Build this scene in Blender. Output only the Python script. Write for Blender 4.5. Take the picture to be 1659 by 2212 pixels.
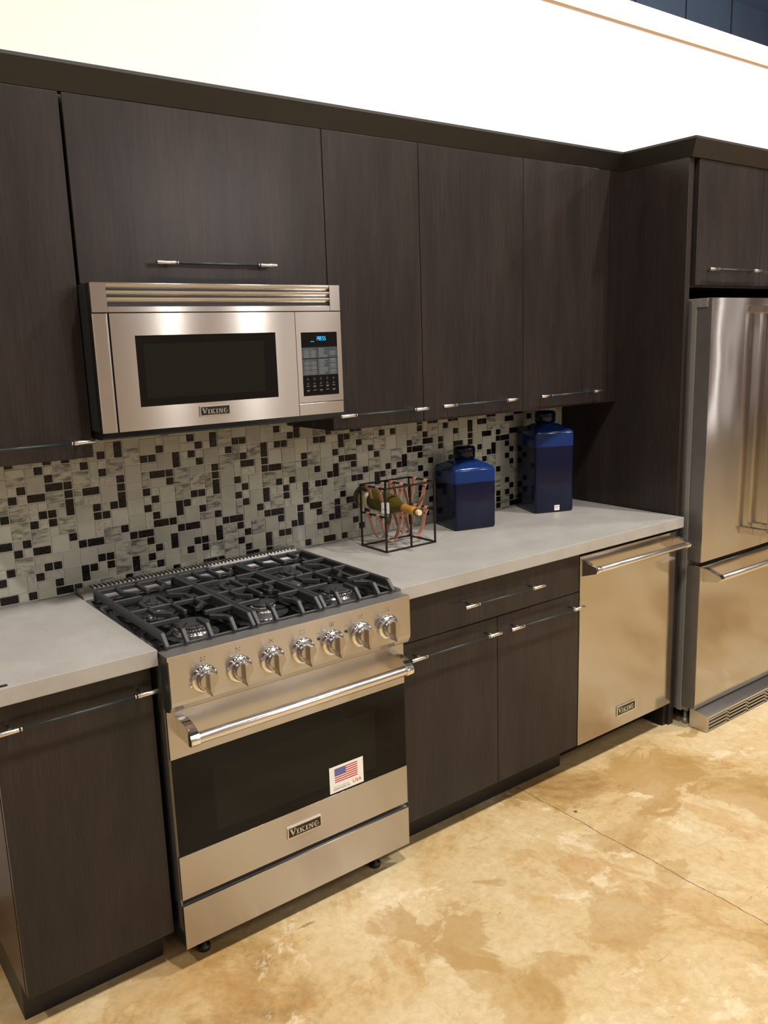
import bpy, math, random
from mathutils import Matrix, Vector
for o in list(bpy.data.objects):
    bpy.data.objects.remove(o, do_unlink=True)
scene = bpy.context.scene
COL = scene.collection
R = math.radians

# ------------------------------------------------------------------ camera
cam_d = bpy.data.cameras.new('camera')
cam = bpy.data.objects.new('camera', cam_d)
COL.objects.link(cam)
CP = (-0.73189623, -2.57891098, 1.63802196)
CR = ((0.796734416, 0.144944256, -0.58669016), (-0.603493962, 0.139791835, -0.785018013), (-0.031769596, 0.979514838, 0.198850133))
m = Matrix.Identity(4)
for i in range(3):
    for j in range(3):
        m[i][j] = CR[i][j]
    m[i][3] = CP[i]
cam.matrix_world = m
cam_d.sensor_fit = 'VERTICAL'
cam_d.sensor_height = 36.0
cam_d.sensor_width = 27.0
cam_d.lens = 1830.245 / 2212 * 36.0
cam_d.clip_start = 0.05
cam_d.clip_end = 60
scene.camera = cam

# ------------------------------------------------------------------ light and exposure
scene.view_settings.view_transform = 'Standard'
scene.view_settings.look = 'None'
scene.view_settings.gamma = 1.0
scene.view_settings.use_curve_mapping = False
scene.view_settings.exposure = 0.0
world = bpy.data.worlds.new('world')
scene.world = world
world.use_nodes = True
world.node_tree.nodes['Background'].inputs[0].default_value = (1.0, 0.9, 0.78, 1)
world.node_tree.nodes['Background'].inputs[1].default_value = 0.12

def area(name, loc, sx, sy, power, color, aim=None, spread=180):
    d = bpy.data.lights.new(name, 'AREA')
    d.shape = 'RECTANGLE'
    d.size = sx
    d.size_y = sy
    d.energy = power
    d.color = color
    d.spread = R(spread)
    o = bpy.data.objects.new(name, d)
    COL.objects.link(o)
    o.location = loc
    if aim is not None:
        v = Vector(aim) - Vector(loc)
        o.rotation_euler = v.to_track_quat('-Z', 'Y').to_euler()
    return o

WARM = (1.0, 0.94, 0.87)
# showroom ceiling fixtures: short tubes in rows in front of the display
for lx, pw in ((-2.2, 70), (0.5, 98), (2.7, 108), (4.9, 100)):
    area('ceiling_or_fill_lamp', (lx, -2.2, 4.35), 0.12, 0.30, pw, WARM)
for lx in (-2.5, -0.2, 2.15, 2.95, 4.9, 6.9, 9.0):
    area('ceiling_or_fill_lamp', (lx, -4.8, 4.35), 0.08, 1.15, 15, WARM)
for lx in (-1.5, 2.0, 5.5, 9.0):  # back row added as distant fill light for the backsplash
    area('ceiling_or_fill_lamp', (lx, -7.3, 4.35), 0.12, 1.15, 16, WARM)
# unseen slim upright lights, added to put streaks in the steel fronts
for lx, ly, lz, hh, pw in ((2.46, -5.5, 2.85, 1.0, 13), (3.28, -5.5, 2.85, 1.0, 18), (10.1, -5.6, 1.5, 2.6, 6), (10.75, -5.6, 1.5, 2.6, 2)):
    area('streak_light', (lx, ly, lz), 0.05, hh, pw, (1.0, 0.96, 0.92), aim=(lx, 0, lz))
area('ceiling_or_fill_lamp', (8.0, 1.2, 3.3), 0.15, 1.2, 190, (0.85, 0.92, 1.0), aim=(8.0, 3.9, 4.8))  # unseen lamp added behind the partition to lift the dark far wall
# strip on top of the upper cabinets that washes the wall above them
area('cabinet_top_strip', (3.25, -0.17, 2.30), 4.3, 0.05, 26, (1.0, 0.95, 0.88), aim=(3.25, -0.10, 3.2))
area('cabinet_top_strip', (0.4, -0.17, 2.30), 1.0, 0.05, 0.9, (1.0, 0.80, 0.64), aim=(0.4, -0.10, 3.2))

# ------------------------------------------------------------------ materials
MATS = {}
def new_mat(name):
    mt = bpy.data.materials.new(name)
    mt.use_nodes = True
    nt = mt.node_tree
    b = nt.nodes['Principled BSDF']
    MATS[name] = mt
    return mt, nt, b

def N(nt, kind, **kw):
    n = nt.nodes.new(kind)
    for k, v in kw.items():
        if k in n.inputs.keys():
            n.inputs[k].default_value = v
        else:
            setattr(n, k, v)
    return n

def plain(name, col, rough=0.5, metal=0.0, noise=0.0, nscale=20.0, **kw):
    mt, nt, b = new_mat(name)
    b.inputs['Base Color'].default_value = (*col, 1)
    b.inputs['Roughness'].default_value = rough
    b.inputs['Metallic'].default_value = metal
    for k, v in kw.items():
        b.inputs[k].default_value = v
    if noise:
        tc = N(nt, 'ShaderNodeTexCoord')
        nz = N(nt, 'ShaderNodeTexNoise', Scale=nscale, Detail=4.0)
        nt.links.new(tc.outputs['Object'], nz.inputs['Vector'])
        mr = N(nt, 'ShaderNodeMapRange')
        mr.inputs['From Min'].default_value = 0.3
        mr.inputs['From Max'].default_value = 0.7
        mr.inputs['To Min'].default_value = 1 - noise
        mr.inputs['To Max'].default_value = 1 + noise
        nt.links.new(nz.outputs['Fac'], mr.inputs['Value'])
        mx = N(nt, 'ShaderNodeMix', data_type='RGBA', blend_type='MULTIPLY')
        mx.inputs[0].default_value = 1.0
        mx.inputs[6].default_value = (*col, 1)
        nt.links.new(mr.outputs[0], mx.inputs[7])
        nt.links.new(mx.outputs[2], b.inputs['Base Color'])
    return mt

def ramp(nt, stops):
    r = N(nt, 'ShaderNodeValToRGB')
    e = r.color_ramp.elements
    while len(e) > 1:
        e.remove(e[0])
    e[0].position = stops[0][0]
    e[0].color = (*stops[0][1], 1)
    for p, c in stops[1:]:
        x = e.new(p)
        x.color = (*c, 1)
    return r

def stretched(nt, scale, sx, sy, sz, detail=4.0, rough=0.5):
    tc = N(nt, 'ShaderNodeTexCoord')
    mp = N(nt, 'ShaderNodeMapping')
    mp.inputs['Scale'].default_value = (sx, sy, sz)
    nz = N(nt, 'ShaderNodeTexNoise', Scale=scale, Detail=detail, Roughness=rough)
    nt.links.new(tc.outputs['Object'], mp.inputs['Vector'])
    nt.links.new(mp.outputs[0], nz.inputs['Vector'])
    return nz

def wood():
    mt, nt, b = new_mat('dark_veneer')
    fine = stretched(nt, 60, 6, 6, 0.16, 6, 0.7)
    broad = stretched(nt, 5, 2.2, 2.2, 0.4, 3)
    r1 = ramp(nt, [(0.30, (0.0190, 0.0154, 0.0142)), (0.55, (0.0275, 0.0224, 0.0208)), (0.75, (0.0365, 0.0298, 0.0278))])
    r2 = ramp(nt, [(0.3, (0.72, 0.72, 0.75)), (0.7, (1.2, 1.1, 1.05))])
    nt.links.new(fine.outputs['Fac'], r1.inputs[0])
    nt.links.new(broad.outputs['Fac'], r2.inputs[0])
    mx = N(nt, 'ShaderNodeMix', data_type='RGBA', blend_type='MULTIPLY')
    mx.inputs[0].default_value = 1.0
    nt.links.new(r1.outputs[0], mx.inputs[6])
    nt.links.new(r2.outputs[0], mx.inputs[7])
    nt.links.new(mx.outputs[2], b.inputs['Base Color'])
    b.inputs['Roughness'].default_value = 0.27
    b.inputs['IOR'].default_value = 1.34
    bp = N(nt, 'ShaderNodeBump', Strength=0.08, Distance=0.001)
    nt.links.new(fine.outputs['Fac'], bp.inputs['Height'])
    nt.links.new(bp.outputs[0], b.inputs['Normal'])
wood()

def steel(name, col, rough, aniso, tan, wave=0.0, wscale=(1.5, 1.5, 0.8)):
    mt, nt, b = new_mat(name)
    b.inputs['Metallic'].default_value = 1.0
    b.inputs['Base Color'].default_value = (*col, 1)
    b.inputs['Roughness'].default_value = rough
    b.inputs['Anisotropic'].default_value = aniso
    cx = N(nt, 'ShaderNodeCombineXYZ')
    for i in range(3):
        cx.inputs[i].default_value = tan[i]
    nt.links.new(cx.outputs[0], b.inputs['Tangent'])
    g = stretched(nt, 120, 0.12, 0.12, 8, 3)
    rr = N(nt, 'ShaderNodeMapRange')
    rr.inputs['To Min'].default_value = rough * 0.95
    rr.inputs['To Max'].default_value = rough * 1.05
    nt.links.new(g.outputs['Fac'], rr.inputs['Value'])
    nt.links.new(rr.outputs[0], b.inputs['Roughness'])
    if wave:
        w = stretched(nt, 3.0, *wscale, 1.5, 0.4)
        bp = N(nt, 'ShaderNodeBump', Strength=1.0, Distance=wave)
        nt.links.new(w.outputs['Fac'], bp.inputs['Height'])
        nt.links.new(bp.outputs[0], b.inputs['Normal'])
steel('steel', (0.49, 0.465, 0.44), 0.21, 1.0, (0, 0.2, 1))
steel('steel_sheet', (0.50, 0.47, 0.44), 0.12, 0.8, (0, 0.2, 1), wave=0.006, wscale=(1.1, 1.1, 0.45))
steel('steel_top', (0.60, 0.58, 0.56), 0.36, 0.6, (0, 1, 0.2))
steel('steel_bar', (0.78, 0.76, 0.74), 0.22, 0.0, (1, 0, 0))
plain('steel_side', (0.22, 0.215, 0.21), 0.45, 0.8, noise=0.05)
plain('chrome', (0.85, 0.84, 0.83), 0.07, 1.0)
plain('nickel', (0.70, 0.67, 0.63), 0.25, 1.0)
plain('knob_steel', (0.43, 0.41, 0.39), 0.22, 1.0)
plain('grip', (0.035, 0.045, 0.05), 0.35, 0.4)
plain('black_plastic', (0.012, 0.012, 0.013), 0.4)
plain('black_enamel', (0.004, 0.004, 0.005), 0.05, **{'Specular IOR Level': 0.18})
plain('cast_iron', (0.028, 0.031, 0.034), 0.48, noise=0.15, nscale=300)
plain('burner_cap', (0.035, 0.036, 0.038), 0.5)
plain('burner_base', (0.75, 0.75, 0.75), 0.2, 1.0)
plain('black_glass', (0.006, 0.0055, 0.005), 0.05, **{'Specular IOR Level': 0.16})
plain('window_mesh', (0.009, 0.009, 0.007), 0.10, **{'Specular IOR Level': 0.18})
plain('dark_gap', (0.004, 0.004, 0.004), 0.8)
plain('mw_case', (0.03, 0.033, 0.032), 0.45)
plain('crown_finish', (0.024, 0.0225, 0.0228), 0.5, noise=0.05, nscale=30)
plain('toe_kick', (0.008, 0.008, 0.008), 0.5)
plain('white_label', (0.85, 0.84, 0.82), 0.5)
plain('label_ink', (0.05, 0.05, 0.06), 0.6)
plain('badge_black', (0.008, 0.008, 0.008), 0.3)
plain('badge_metal', (0.75, 0.73, 0.68), 0.25, 1.0)
plain('flag_red', (0.50, 0.035, 0.03), 0.5)
plain('flag_blue', (0.05, 0.06, 0.27), 0.5)
plain('panel_ink', (0.16, 0.12, 0.09), 0.5)
plain('grey_ink', (0.45, 0.45, 0.46), 0.5)
plain('keypad_grey', (0.035, 0.048, 0.055), 0.35)
plain('key_print', (0.17, 0.18, 0.185), 0.5)
plain('wall_paint', (0.86, 0.785, 0.71), 0.85, noise=0.02, nscale=3)
plain('tan_trim', (0.26, 0.16, 0.09), 0.7)
plain('dark_panel', (0.045, 0.058, 0.080), 0.8, noise=0.1, nscale=2)
plain('room_wall', (0.60, 0.50, 0.475), 0.8, noise=0.05, nscale=2)
plain('leather', (0.46, 0.22, 0.145), 0.5, noise=0.12, nscale=60)
plain('black_wire', (0.012, 0.012, 0.013), 0.35, 0.3)
plain('cork', (0.75, 0.58, 0.32), 0.8, noise=0.12, nscale=200)
plain('capsule', (0.42, 0.20, 0.03), 0.4, noise=0.1, nscale=90)
plain('paper_label', (0.75, 0.68, 0.45), 0.6)
plain('bracket_grey', (0.30, 0.30, 0.29), 0.4, 0.5)

mt, nt, b = new_mat('bottle_glass')
b.inputs['Base Color'].default_value = (0.13, 0.105, 0.018, 1)
b.inputs['Roughness'].default_value = 0.04
b.inputs['Transmission Weight'].default_value = 0.55
b.inputs['IOR'].default_value = 1.35

mt, nt, b = new_mat('display_blue')
b.inputs['Base Color'].default_value = (0.0, 0.05, 0.1, 1)
b.inputs['Emission Color'].default_value = (0.02, 0.45, 1.0, 1)
b.inputs['Emission Strength'].default_value = 1.6

def counter():
    mt, nt, b = new_mat('quartz')
    a = stretched(nt, 7, 1, 1, 1, 6, 0.65)
    s = stretched(nt, 420, 1, 1, 1, 2)
    r1 = ramp(nt, [(0.3, (0.345, 0.325, 0.30)), (0.55, (0.395, 0.378, 0.35)), (0.75, (0.44, 0.422, 0.395))])
    r2 = ramp(nt, [(0.3, (0.90, 0.90, 0.90)), (0.7, (1.06, 1.06, 1.06))])
    nt.links.new(a.outputs['Fac'], r1.inputs[0])
    nt.links.new(s.outputs['Fac'], r2.inputs[0])
    mx = N(nt, 'ShaderNodeMix', data_type='RGBA', blend_type='MULTIPLY')
    mx.inputs[0].default_value = 1.0
    nt.links.new(r1.outputs[0], mx.inputs[6])
    nt.links.new(r2.outputs[0], mx.inputs[7])
    nt.links.new(mx.outputs[2], b.inputs['Base Color'])
    b.inputs['Roughness'].default_value = 0.38
counter()

def floor_mat():
    mt, nt, b = new_mat('stained_concrete')
    tc = N(nt, 'ShaderNodeTexCoord')
    def noise(scale, det, rough, dist=0.0, off=(0, 0, 0), sc=(1, 1, 1)):
        mp = N(nt, 'ShaderNodeMapping')
        mp.inputs['Location'].default_value = off
        mp.inputs['Scale'].default_value = sc
        nz = N(nt, 'ShaderNodeTexNoise', Scale=scale, Detail=det, Roughness=rough, Distortion=dist)
        nt.links.new(tc.outputs['Object'], mp.inputs['Vector'])
        nt.links.new(mp.outputs[0], nz.inputs['Vector'])
        return nz.outputs['Fac']
    def mix(fac, a, c, mode='MIX'):
        mx = N(nt, 'ShaderNodeMix', data_type='RGBA', blend_type=mode)
        if isinstance(fac, float):
            mx.inputs[0].default_value = fac
        else:
            nt.links.new(fac, mx.inputs[0])
        for s, v in ((6, a), (7, c)):
            if isinstance(v, tuple):
                mx.inputs[s].default_value = (*v, 1)
            else:
                nt.links.new(v, mx.inputs[s])
        return mx.outputs[2]
    def rmp(src, stops):
        r = ramp(nt, stops)
        nt.links.new(src, r.inputs[0])
        return r.outputs[0]
    n1 = noise(1.5, 12, 0.68, 0.5, (3.1, 1.7, 0))
    base = rmp(n1, [(0.34, (0.31, 0.18, 0.060)), (0.41, (0.45, 0.295, 0.12)), (0.46, (0.56, 0.40, 0.195)), (0.56, (0.62, 0.48, 0.270)), (0.66, (0.655, 0.535, 0.34))])
    n2 = noise(2.4, 9, 0.7, 0.6, (0.4, 5.2, 0), (1.0, 0.55, 1))
    stain = rmp(n2, [(0.55, (0, 0, 0)), (0.575, (1, 1, 1))])
    sf = N(nt, 'ShaderNodeMath', operation='MULTIPLY')
    nt.links.new(stain, sf.inputs[0])
    sf.inputs[1].default_value = 0.40
    c = mix(sf.outputs[0], base, (0.45, 0.24, 0.07))
    n3 = noise(3.1, 9, 0.72, 0.4, (7.0, 2.0, 0))
    lightp = rmp(n3, [(0.57, (0, 0, 0)), (0.61, (0.7, 0.7, 0.7))])
    c = mix(lightp, c, (0.74, 0.62, 0.42))
    n4 = noise(38, 4, 0.7, 0.5)
    fine = rmp(n4, [(0.3, (0.86, 0.84, 0.80)), (0.6, (1.05, 1.05, 1.05))])
    c = mix(1.0, c, fine, 'MULTIPLY')
    # larger soaked-in stains with ragged edges
    warp = noise(4.0, 12, 0.62, 0.8, (2.0, 8.0, 0))
    for sx_, sy_, rx_, ry_, am in ((1.78, -0.84, 0.30, 0.13, 0.75), (0.70, -1.02, 0.17, 0.13, 0.62), (1.06, -1.24, 0.30, 0.10, 0.50), (1.93, -1.10, 0.13, 0.22, 0.5),
                                   (0.60, -1.22, 0.09, 0.14, 0.4), (1.42, -0.98, 0.16, 0.07, 0.4)):
        mp = N(nt, 'ShaderNodeMapping')
        mp.vector_type = 'TEXTURE'
        mp.inputs['Location'].default_value = (sx_, sy_, 0)
        mp.inputs['Scale'].default_value = (rx_, ry_, 1)
        nt.links.new(tc.outputs['Object'], mp.inputs['Vector'])
        ln = N(nt, 'ShaderNodeVectorMath', operation='LENGTH')
        nt.links.new(mp.outputs[0], ln.inputs[0])
        ad = N(nt, 'ShaderNodeMath', operation='MULTIPLY_ADD')
        nt.links.new(warp, ad.inputs[0])
        ad.inputs[1].default_value = 6.0
        ad.inputs[2].default_value = -3.0
        sm = N(nt, 'ShaderNodeMath', operation='ADD')
        nt.links.new(ln.outputs['Value'], sm.inputs[0])
        nt.links.new(ad.outputs[0], sm.inputs[1])
        mr_ = N(nt, 'ShaderNodeMapRange')
        mr_.inputs['From Min'].default_value = 0.80
        mr_.inputs['From Max'].default_value = 1.05
        mr_.inputs['To Min'].default_value = am
        mr_.inputs['To Max'].default_value = 0.0
        nt.links.new(sm.outputs[0], mr_.inputs['Value'])
        c = mix(mr_.outputs[0], c, (0.40, 0.240, 0.080))
    # trowel scratches and dark flecks
    n5 = noise(26, 6, 0.8, 1.5, (0, 0, 0), (0.25, 1.6, 1))
    fleck = rmp(n5, [(0.635, (0, 0, 0)), (0.68, (0.8, 0.8, 0.8))])
    n6 = noise(1.3, 3, 0.5, 0, (9, 9, 0))
    gate = rmp(n6, [(0.45, (0, 0, 0)), (0.58, (1, 1, 1))])
    g = N(nt, 'ShaderNodeMath', operation='MULTIPLY')
    nt.links.new(fleck, g.inputs[0])
    nt.links.new(gate, g.inputs[1])
    c = mix(g.outputs[0], c, (0.13, 0.075, 0.035))
    n7 = noise(70, 5, 0.75, 0.8, (1, 3, 0), (1.0, 0.6, 1))
    speck = rmp(n7, [(0.695, (0, 0, 0)), (0.73, (0.8, 0.8, 0.8))])
    g2 = N(nt, 'ShaderNodeMath', operation='MULTIPLY')
    nt.links.new(speck, g2.inputs[0])
    nt.links.new(rmp(noise(2.2, 4, 0.6, 0, (5, 1, 0)), [(0.50, (0, 0, 0)), (0.60, (1, 1, 1))]), g2.inputs[1])
    c = mix(g2.outputs[0], c, (0.12, 0.07, 0.035))
    # control joints cracked across the slab
    sep = N(nt, 'ShaderNodeSeparateXYZ')
    nt.links.new(tc.outputs['Object'], sep.inputs[0])
    wob = noise(9, 6, 0.7)
    wm = N(nt, 'ShaderNodeMath', operation='MULTIPLY_ADD')
    nt.links.new(wob, wm.inputs[0])
    wm.inputs[1].default_value = 0.030
    nt.links.new(sep.outputs['X'], wm.inputs[2])
    for jx in (1.353, 4.4):
        d = N(nt, 'ShaderNodeMath', operation='SUBTRACT')
        nt.links.new(wm.outputs[0], d.inputs[0])
        d.inputs[1].default_value = jx + 0.015
        a = N(nt, 'ShaderNodeMath', operation='ABSOLUTE')
        nt.links.new(d.outputs[0], a.inputs[0])
        l = N(nt, 'ShaderNodeMath', operation='LESS_THAN')
        nt.links.new(a.outputs[0], l.inputs[0])
        l.inputs[1].default_value = 0.0016
        c = mix(l.outputs[0], c, (0.16, 0.10, 0.06))
    # small dark plug near the joint
    vd = N(nt, 'ShaderNodeVectorMath', operation='DISTANCE')
    nt.links.new(tc.outputs['Object'], vd.inputs[0])
    vd.inputs[1].default_value = (1.39, -0.8016, 0)
    l = N(nt, 'ShaderNodeMath', operation='LESS_THAN')
    nt.links.new(vd.outputs['Value'], l.inputs[0])
    l.inputs[1].default_value = 0.0065
    c = mix(l.outputs[0], c, (0.10, 0.065, 0.05))
    nt.links.new(c, b.inputs['Base Color'])
    rr = N(nt, 'ShaderNodeMapRange')
    rr.inputs['To Min'].default_value = 0.28
    rr.inputs['To Max'].default_value = 0.48
    nt.links.new(n1, rr.inputs['Value'])
    nt.links.new(rr.outputs[0], b.inputs['Roughness'])
    bp = N(nt, 'ShaderNodeBump', Strength=0.15, Distance=0.003)
    nt.links.new(n4, bp.inputs['Height'])
    nt.links.new(bp.outputs[0], b.inputs['Normal'])
floor_mat()

def tile_mat(name, lo, hi, rough, scale, streak=False, bump=0.0, spark=False):
    mt, nt, b = new_mat(name)
    at = N(nt, 'ShaderNodeAttribute', attribute_name='tone')
    tc = N(nt, 'ShaderNodeTexCoord')
    ad = N(nt, 'ShaderNodeVectorMath', operation='MULTIPLY_ADD')
    nt.links.new(at.outputs['Vector'], ad.inputs[0])
    ad.inputs[1].default_value = (9, 9, 9)
    nt.links.new(tc.outputs['Object'], ad.inputs[2])
    mp = N(nt, 'ShaderNodeMapping')
    mp.inputs['Scale'].default_value = (1, 1, 3.2) if streak else (1, 1, 1)
    nt.links.new(ad.outputs[0], mp.inputs['Vector'])
    nz = N(nt, 'ShaderNodeTexNoise', Scale=scale, Detail=5.0, Roughness=0.6, Distortion=0.6)
    nt.links.new(mp.outputs[0], nz.inputs['Vector'])
    r = ramp(nt, [(0.36, lo), (0.56, hi)])
    nt.links.new(nz.outputs['Fac'], r.inputs[0])
    sp = N(nt, 'ShaderNodeSeparateXYZ')
    nt.links.new(at.outputs['Vector'], sp.inputs[0])
    mr = N(nt, 'ShaderNodeMapRange')
    mr.inputs['To Min'].default_value = 0.84
    mr.inputs['To Max'].default_value = 1.12
    nt.links.new(sp.outputs['X'], mr.inputs['Value'])
    mx = N(nt, 'ShaderNodeMix', data_type='RGBA', blend_type='MULTIPLY')
    mx.inputs[0].default_value = 1.0
    nt.links.new(r.outputs[0], mx.inputs[6])
    nt.links.new(mr.outputs[0], mx.inputs[7])
    nt.links.new(mx.outputs[2], b.inputs['Base Color'])
    b.inputs['Roughness'].default_value = rough
    if spark:
        b.inputs['Specular IOR Level'].default_value = 0.3
    if bump:
        vo = N(nt, 'ShaderNodeTexVoronoi', Scale=140.0)
        nt.links.new(ad.outputs[0], vo.inputs['Vector'])
        bp = N(nt, 'ShaderNodeBump', Strength=bump, Distance=0.004)
        nt.links.new(vo.outputs['Distance'], bp.inputs['Height'])
        nt.links.new(bp.outputs[0], b.inputs['Normal'])
tile_mat('tile_dark', (0.004, 0.003, 0.004), (0.014, 0.011, 0.012), 0.12, 60, bump=0.3, spark=True)
tile_mat('tile_frost', (0.45, 0.465, 0.395), (0.53, 0.545, 0.465), 0.22, 10)
tile_mat('tile_marble', (0.15, 0.15, 0.125), (0.52, 0.535, 0.455), 0.25, 22, streak=True)
tile_mat('tile_crackle', (0.41, 0.41, 0.35), (0.56, 0.56, 0.485), 0.2, 90, bump=0.18)
plain('grout', (0.63, 0.64, 0.56), 0.8)

def glaze(name, zc):
    mt, nt, b = new_mat(name)
    tc = N(nt, 'ShaderNodeTexCoord')
    sp = N(nt, 'ShaderNodeSeparateXYZ')
    nt.links.new(tc.outputs['Object'], sp.inputs[0])
    nz = N(nt, 'ShaderNodeTexNoise', Scale=14.0, Detail=3.0)
    nt.links.new(tc.outputs['Object'], nz.inputs['Vector'])
    ma = N(nt, 'ShaderNodeMath', operation='MULTIPLY_ADD')
    nt.links.new(nz.outputs['Fac'], ma.inputs[0])
    ma.inputs[1].default_value = 0.008
    nt.links.new(sp.outputs['Z'], ma.inputs[2])
    mr = N(nt, 'ShaderNodeMapRange')
    mr.inputs['From Min'].default_value = zc + 0.003
    mr.inputs['From Max'].default_value = zc + 0.006
    nt.links.new(ma.outputs[0], mr.inputs['Value'])
    mx = N(nt, 'ShaderNodeMix', data_type='RGBA')
    nt.links.new(mr.outputs[0], mx.inputs[0])
    mx.inputs[6].default_value = (0.003, 0.0055, 0.026, 1)
    mx.inputs[7].default_value = (0.007, 0.026, 0.120, 1)
    nt.links.new(mx.outputs[2], b.inputs['Base Color'])
    b.inputs['Roughness'].default_value = 0.10
    b.inputs['Specular IOR Level'].default_value = 0.3
glaze('glaze_small', 0.182)
glaze('glaze_tall', 0.276)
plain('glaze_navy', (0.003, 0.005, 0.020), 0.12, **{'Specular IOR Level': 0.3})

# ------------------------------------------------------------------ mesh builder
class MB:
    def __init__(s):
        s.v = []; s.f = []; s.mi = []; s.mats = []; s.smooth = []; s.tone = []
        s.cur = 0; s.t = 0.5
    def mat(s, name):
        if name not in s.mats:
            s.mats.append(name)
        s.cur = s.mats.index(name)
        return s
    def add(s, vs, fs, smooth=False):
        o = len(s.v)
        s.v += [tuple(p) for p in vs]
        for f in fs:
            s.f.append([o + i for i in f])
            s.mi.append(s.cur); s.smooth.append(smooth); s.tone.append(s.t)
        return s
    def box(s, x0, x1, y0, y1, z0, z1):
        if x0 > x1: x0, x1 = x1, x0
        if y0 > y1: y0, y1 = y1, y0
        if z0 > z1: z0, z1 = z1, z0
        vs = [(x, y, z) for z in (z0, z1) for y in (y0, y1) for x in (x0, x1)]
        return s.add(vs, [(0, 2, 3, 1), (4, 5, 7, 6), (0, 1, 5, 4), (2, 6, 7, 3), (0, 4, 6, 2), (1, 3, 7, 5)])
    def hexa(s, lo, hi):
        # two quads (same winding seen from outside of lo reversed)
        vs = list(lo) + list(hi)
        return s.add(vs, [(3, 2, 1, 0), (4, 5, 6, 7), (0, 1, 5, 4), (1, 2, 6, 5), (2, 3, 7, 6), (3, 0, 4, 7)])
    def prism(s, pts, axis, a, b, smooth=False):
        # pts: 2D polygon, extruded along axis from a to b
        def P(p, t):
            return {'x': (t, p[0], p[1]), 'y': (p[0], t, p[1]), 'z': (p[0], p[1], t)}[axis]
        n = len(pts)
        ar = sum(pts[i][0] * pts[(i + 1) % n][1] - pts[(i + 1) % n][0] * pts[i][1] for i in range(n))
        if (ar < 0) != (axis == 'y'):
            pts = pts[::-1]
        if a > b: a, b = b, a
        vs = [P(p, a) for p in pts] + [P(p, b) for p in pts]
        s.add(vs, [tuple(range(n))[::-1], tuple(range(n, 2 * n))])
        o = len(s.v) - 2 * n
        for i in range(n):
            j = (i + 1) % n
            s.f.append([o + i, o + j, o + n + j, o + n + i])
            s.mi.append(s.cur); s.smooth.append(smooth); s.tone.append(s.t)
        return s
    def tube(s, pts, r, n=12, caps=True, smooth=True, sq=None):
        # tube along a polyline; r number or list; sq=(w,h): rectangular section
        P = [Vector(p) for p in pts]
        rings = []
        up0 = None
        for i, p in enumerate(P):
            if i == 0: t = P[1] - P[0]
            elif i == len(P) - 1: t = P[-1] - P[-2]
            else: t = (P[i + 1] - P[i]).normalized() + (P[i] - P[i - 1]).normalized()
            t.normalize()
            ref = Vector((0, 0, 1)) if abs(t.z) < 0.95 else Vector((0, 1, 0))
            if up0 is not None:
                ref = up0
            side = t.cross(ref)
            if side.length < 1e-4:
                side = t.cross(Vector((1, 0, 0)))
            side.normalize()
            up = side.cross(t).normalized()
            up0 = up
            k = 1.0
            if 0 < i < len(P) - 1:
                c = t.dot((P[i + 1] - P[i]).normalized())
                k = 1 / max(c, 0.5)
            rr = r[i] if isinstance(r, (list, tuple)) else r
            if sq:
                w, h = sq
                ring = [p + side * (a * w / 2 * k) + up * (b2 * h / 2) for a, b2 in ((-1, -1), (1, -1), (1, 1), (-1, 1))]
            else:
                ring = [p + side * (rr * math.cos(2 * math.pi * q / n)) + up * (rr * math.sin(2 * math.pi * q / n)) for q in range(n)]
            rings.append(ring)
        m_ = len(rings[0])
        vs = [v for ring in rings for v in ring]
        fs = []
        for i in range(len(rings) - 1):
            for q in range(m_):
                q2 = (q + 1) % m_
                fs.append((i * m_ + q, i * m_ + q2, (i + 1) * m_ + q2, (i + 1) * m_ + q))
        s.add(vs, fs, smooth and not sq)
        if caps:
            o = len(s.v) - len(vs)
            for ring_i, rev in ((0, True), (len(rings) - 1, False)):
                idx = [o + ring_i * m_ + q for q in range(m_)]
                s.f.append(idx[::-1] if rev else idx)
                s.mi.append(s.cur); s.smooth.append(False); s.tone.append(s.t)
        return s
    def lathe(s, prof, c, axis='z', n=32, smooth=True):
        # prof: list of (r, h) ; axis direction
        def P(r, h, a):
            x, y = r * math.cos(a), r * math.sin(a)
            if axis == 'z': q = (x, y, h)
            elif axis == 'y': q = (x, h, -y)
            elif axis == '-y': q = (x, -h, y)
            else: q = (h, x, y)
            return (c[0] + q[0], c[1] + q[1], c[2] + q[2])
        vs = []
        for r_, h in prof:
            for k in range(n):
                vs.append(P(r_, h, 2 * math.pi * k / n))
        fs = []
        for i in range(len(prof) - 1):
            for k in range(n):
                k2 = (k + 1) % n
                fs.append((i * n + k, i * n + k2, (i + 1) * n + k2, (i + 1) * n + k))
        s.add(vs, fs, smooth)
        o = len(s.v) - len(vs)
        for i, rev in ((0, True), (len(prof) - 1, False)):
            if prof[i][0] > 1e-5:
                idx = [o + i * n + k for k in range(n)]
                s.f.append(idx[::-1] if rev else idx)
                s.mi.append(s.cur); s.smooth.append(False); s.tone.append(s.t)
        return s
    def build(s, name, parent=None, bevel=0.0, seg=2, local=False, tone=False):
        me = bpy.data.meshes.new(name)
        me.from_pydata(s.v, [], s.f)
        for n_ in s.mats:
            me.materials.append(MATS[n_])
        me.polygons.foreach_set('material_index', s.mi)
        me.polygons.foreach_set('use_smooth', s.smooth)
        if tone:
            at = me.attributes.new('tone', 'FLOAT_VECTOR', 'FACE')
            at.data.foreach_set('vector', [c for t in s.tone for c in (t, (t * 7.13) % 1, (t * 3.77) % 1)])
        me.update()
        o = bpy.data.objects.new(name, me)
        COL.objects.link(o)
        if parent is not None:
            o.parent = parent
            if not local:
                o.matrix_parent_inverse = WM[parent.name].inverted()
        WM[o.name] = Matrix.Identity(4)
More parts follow.
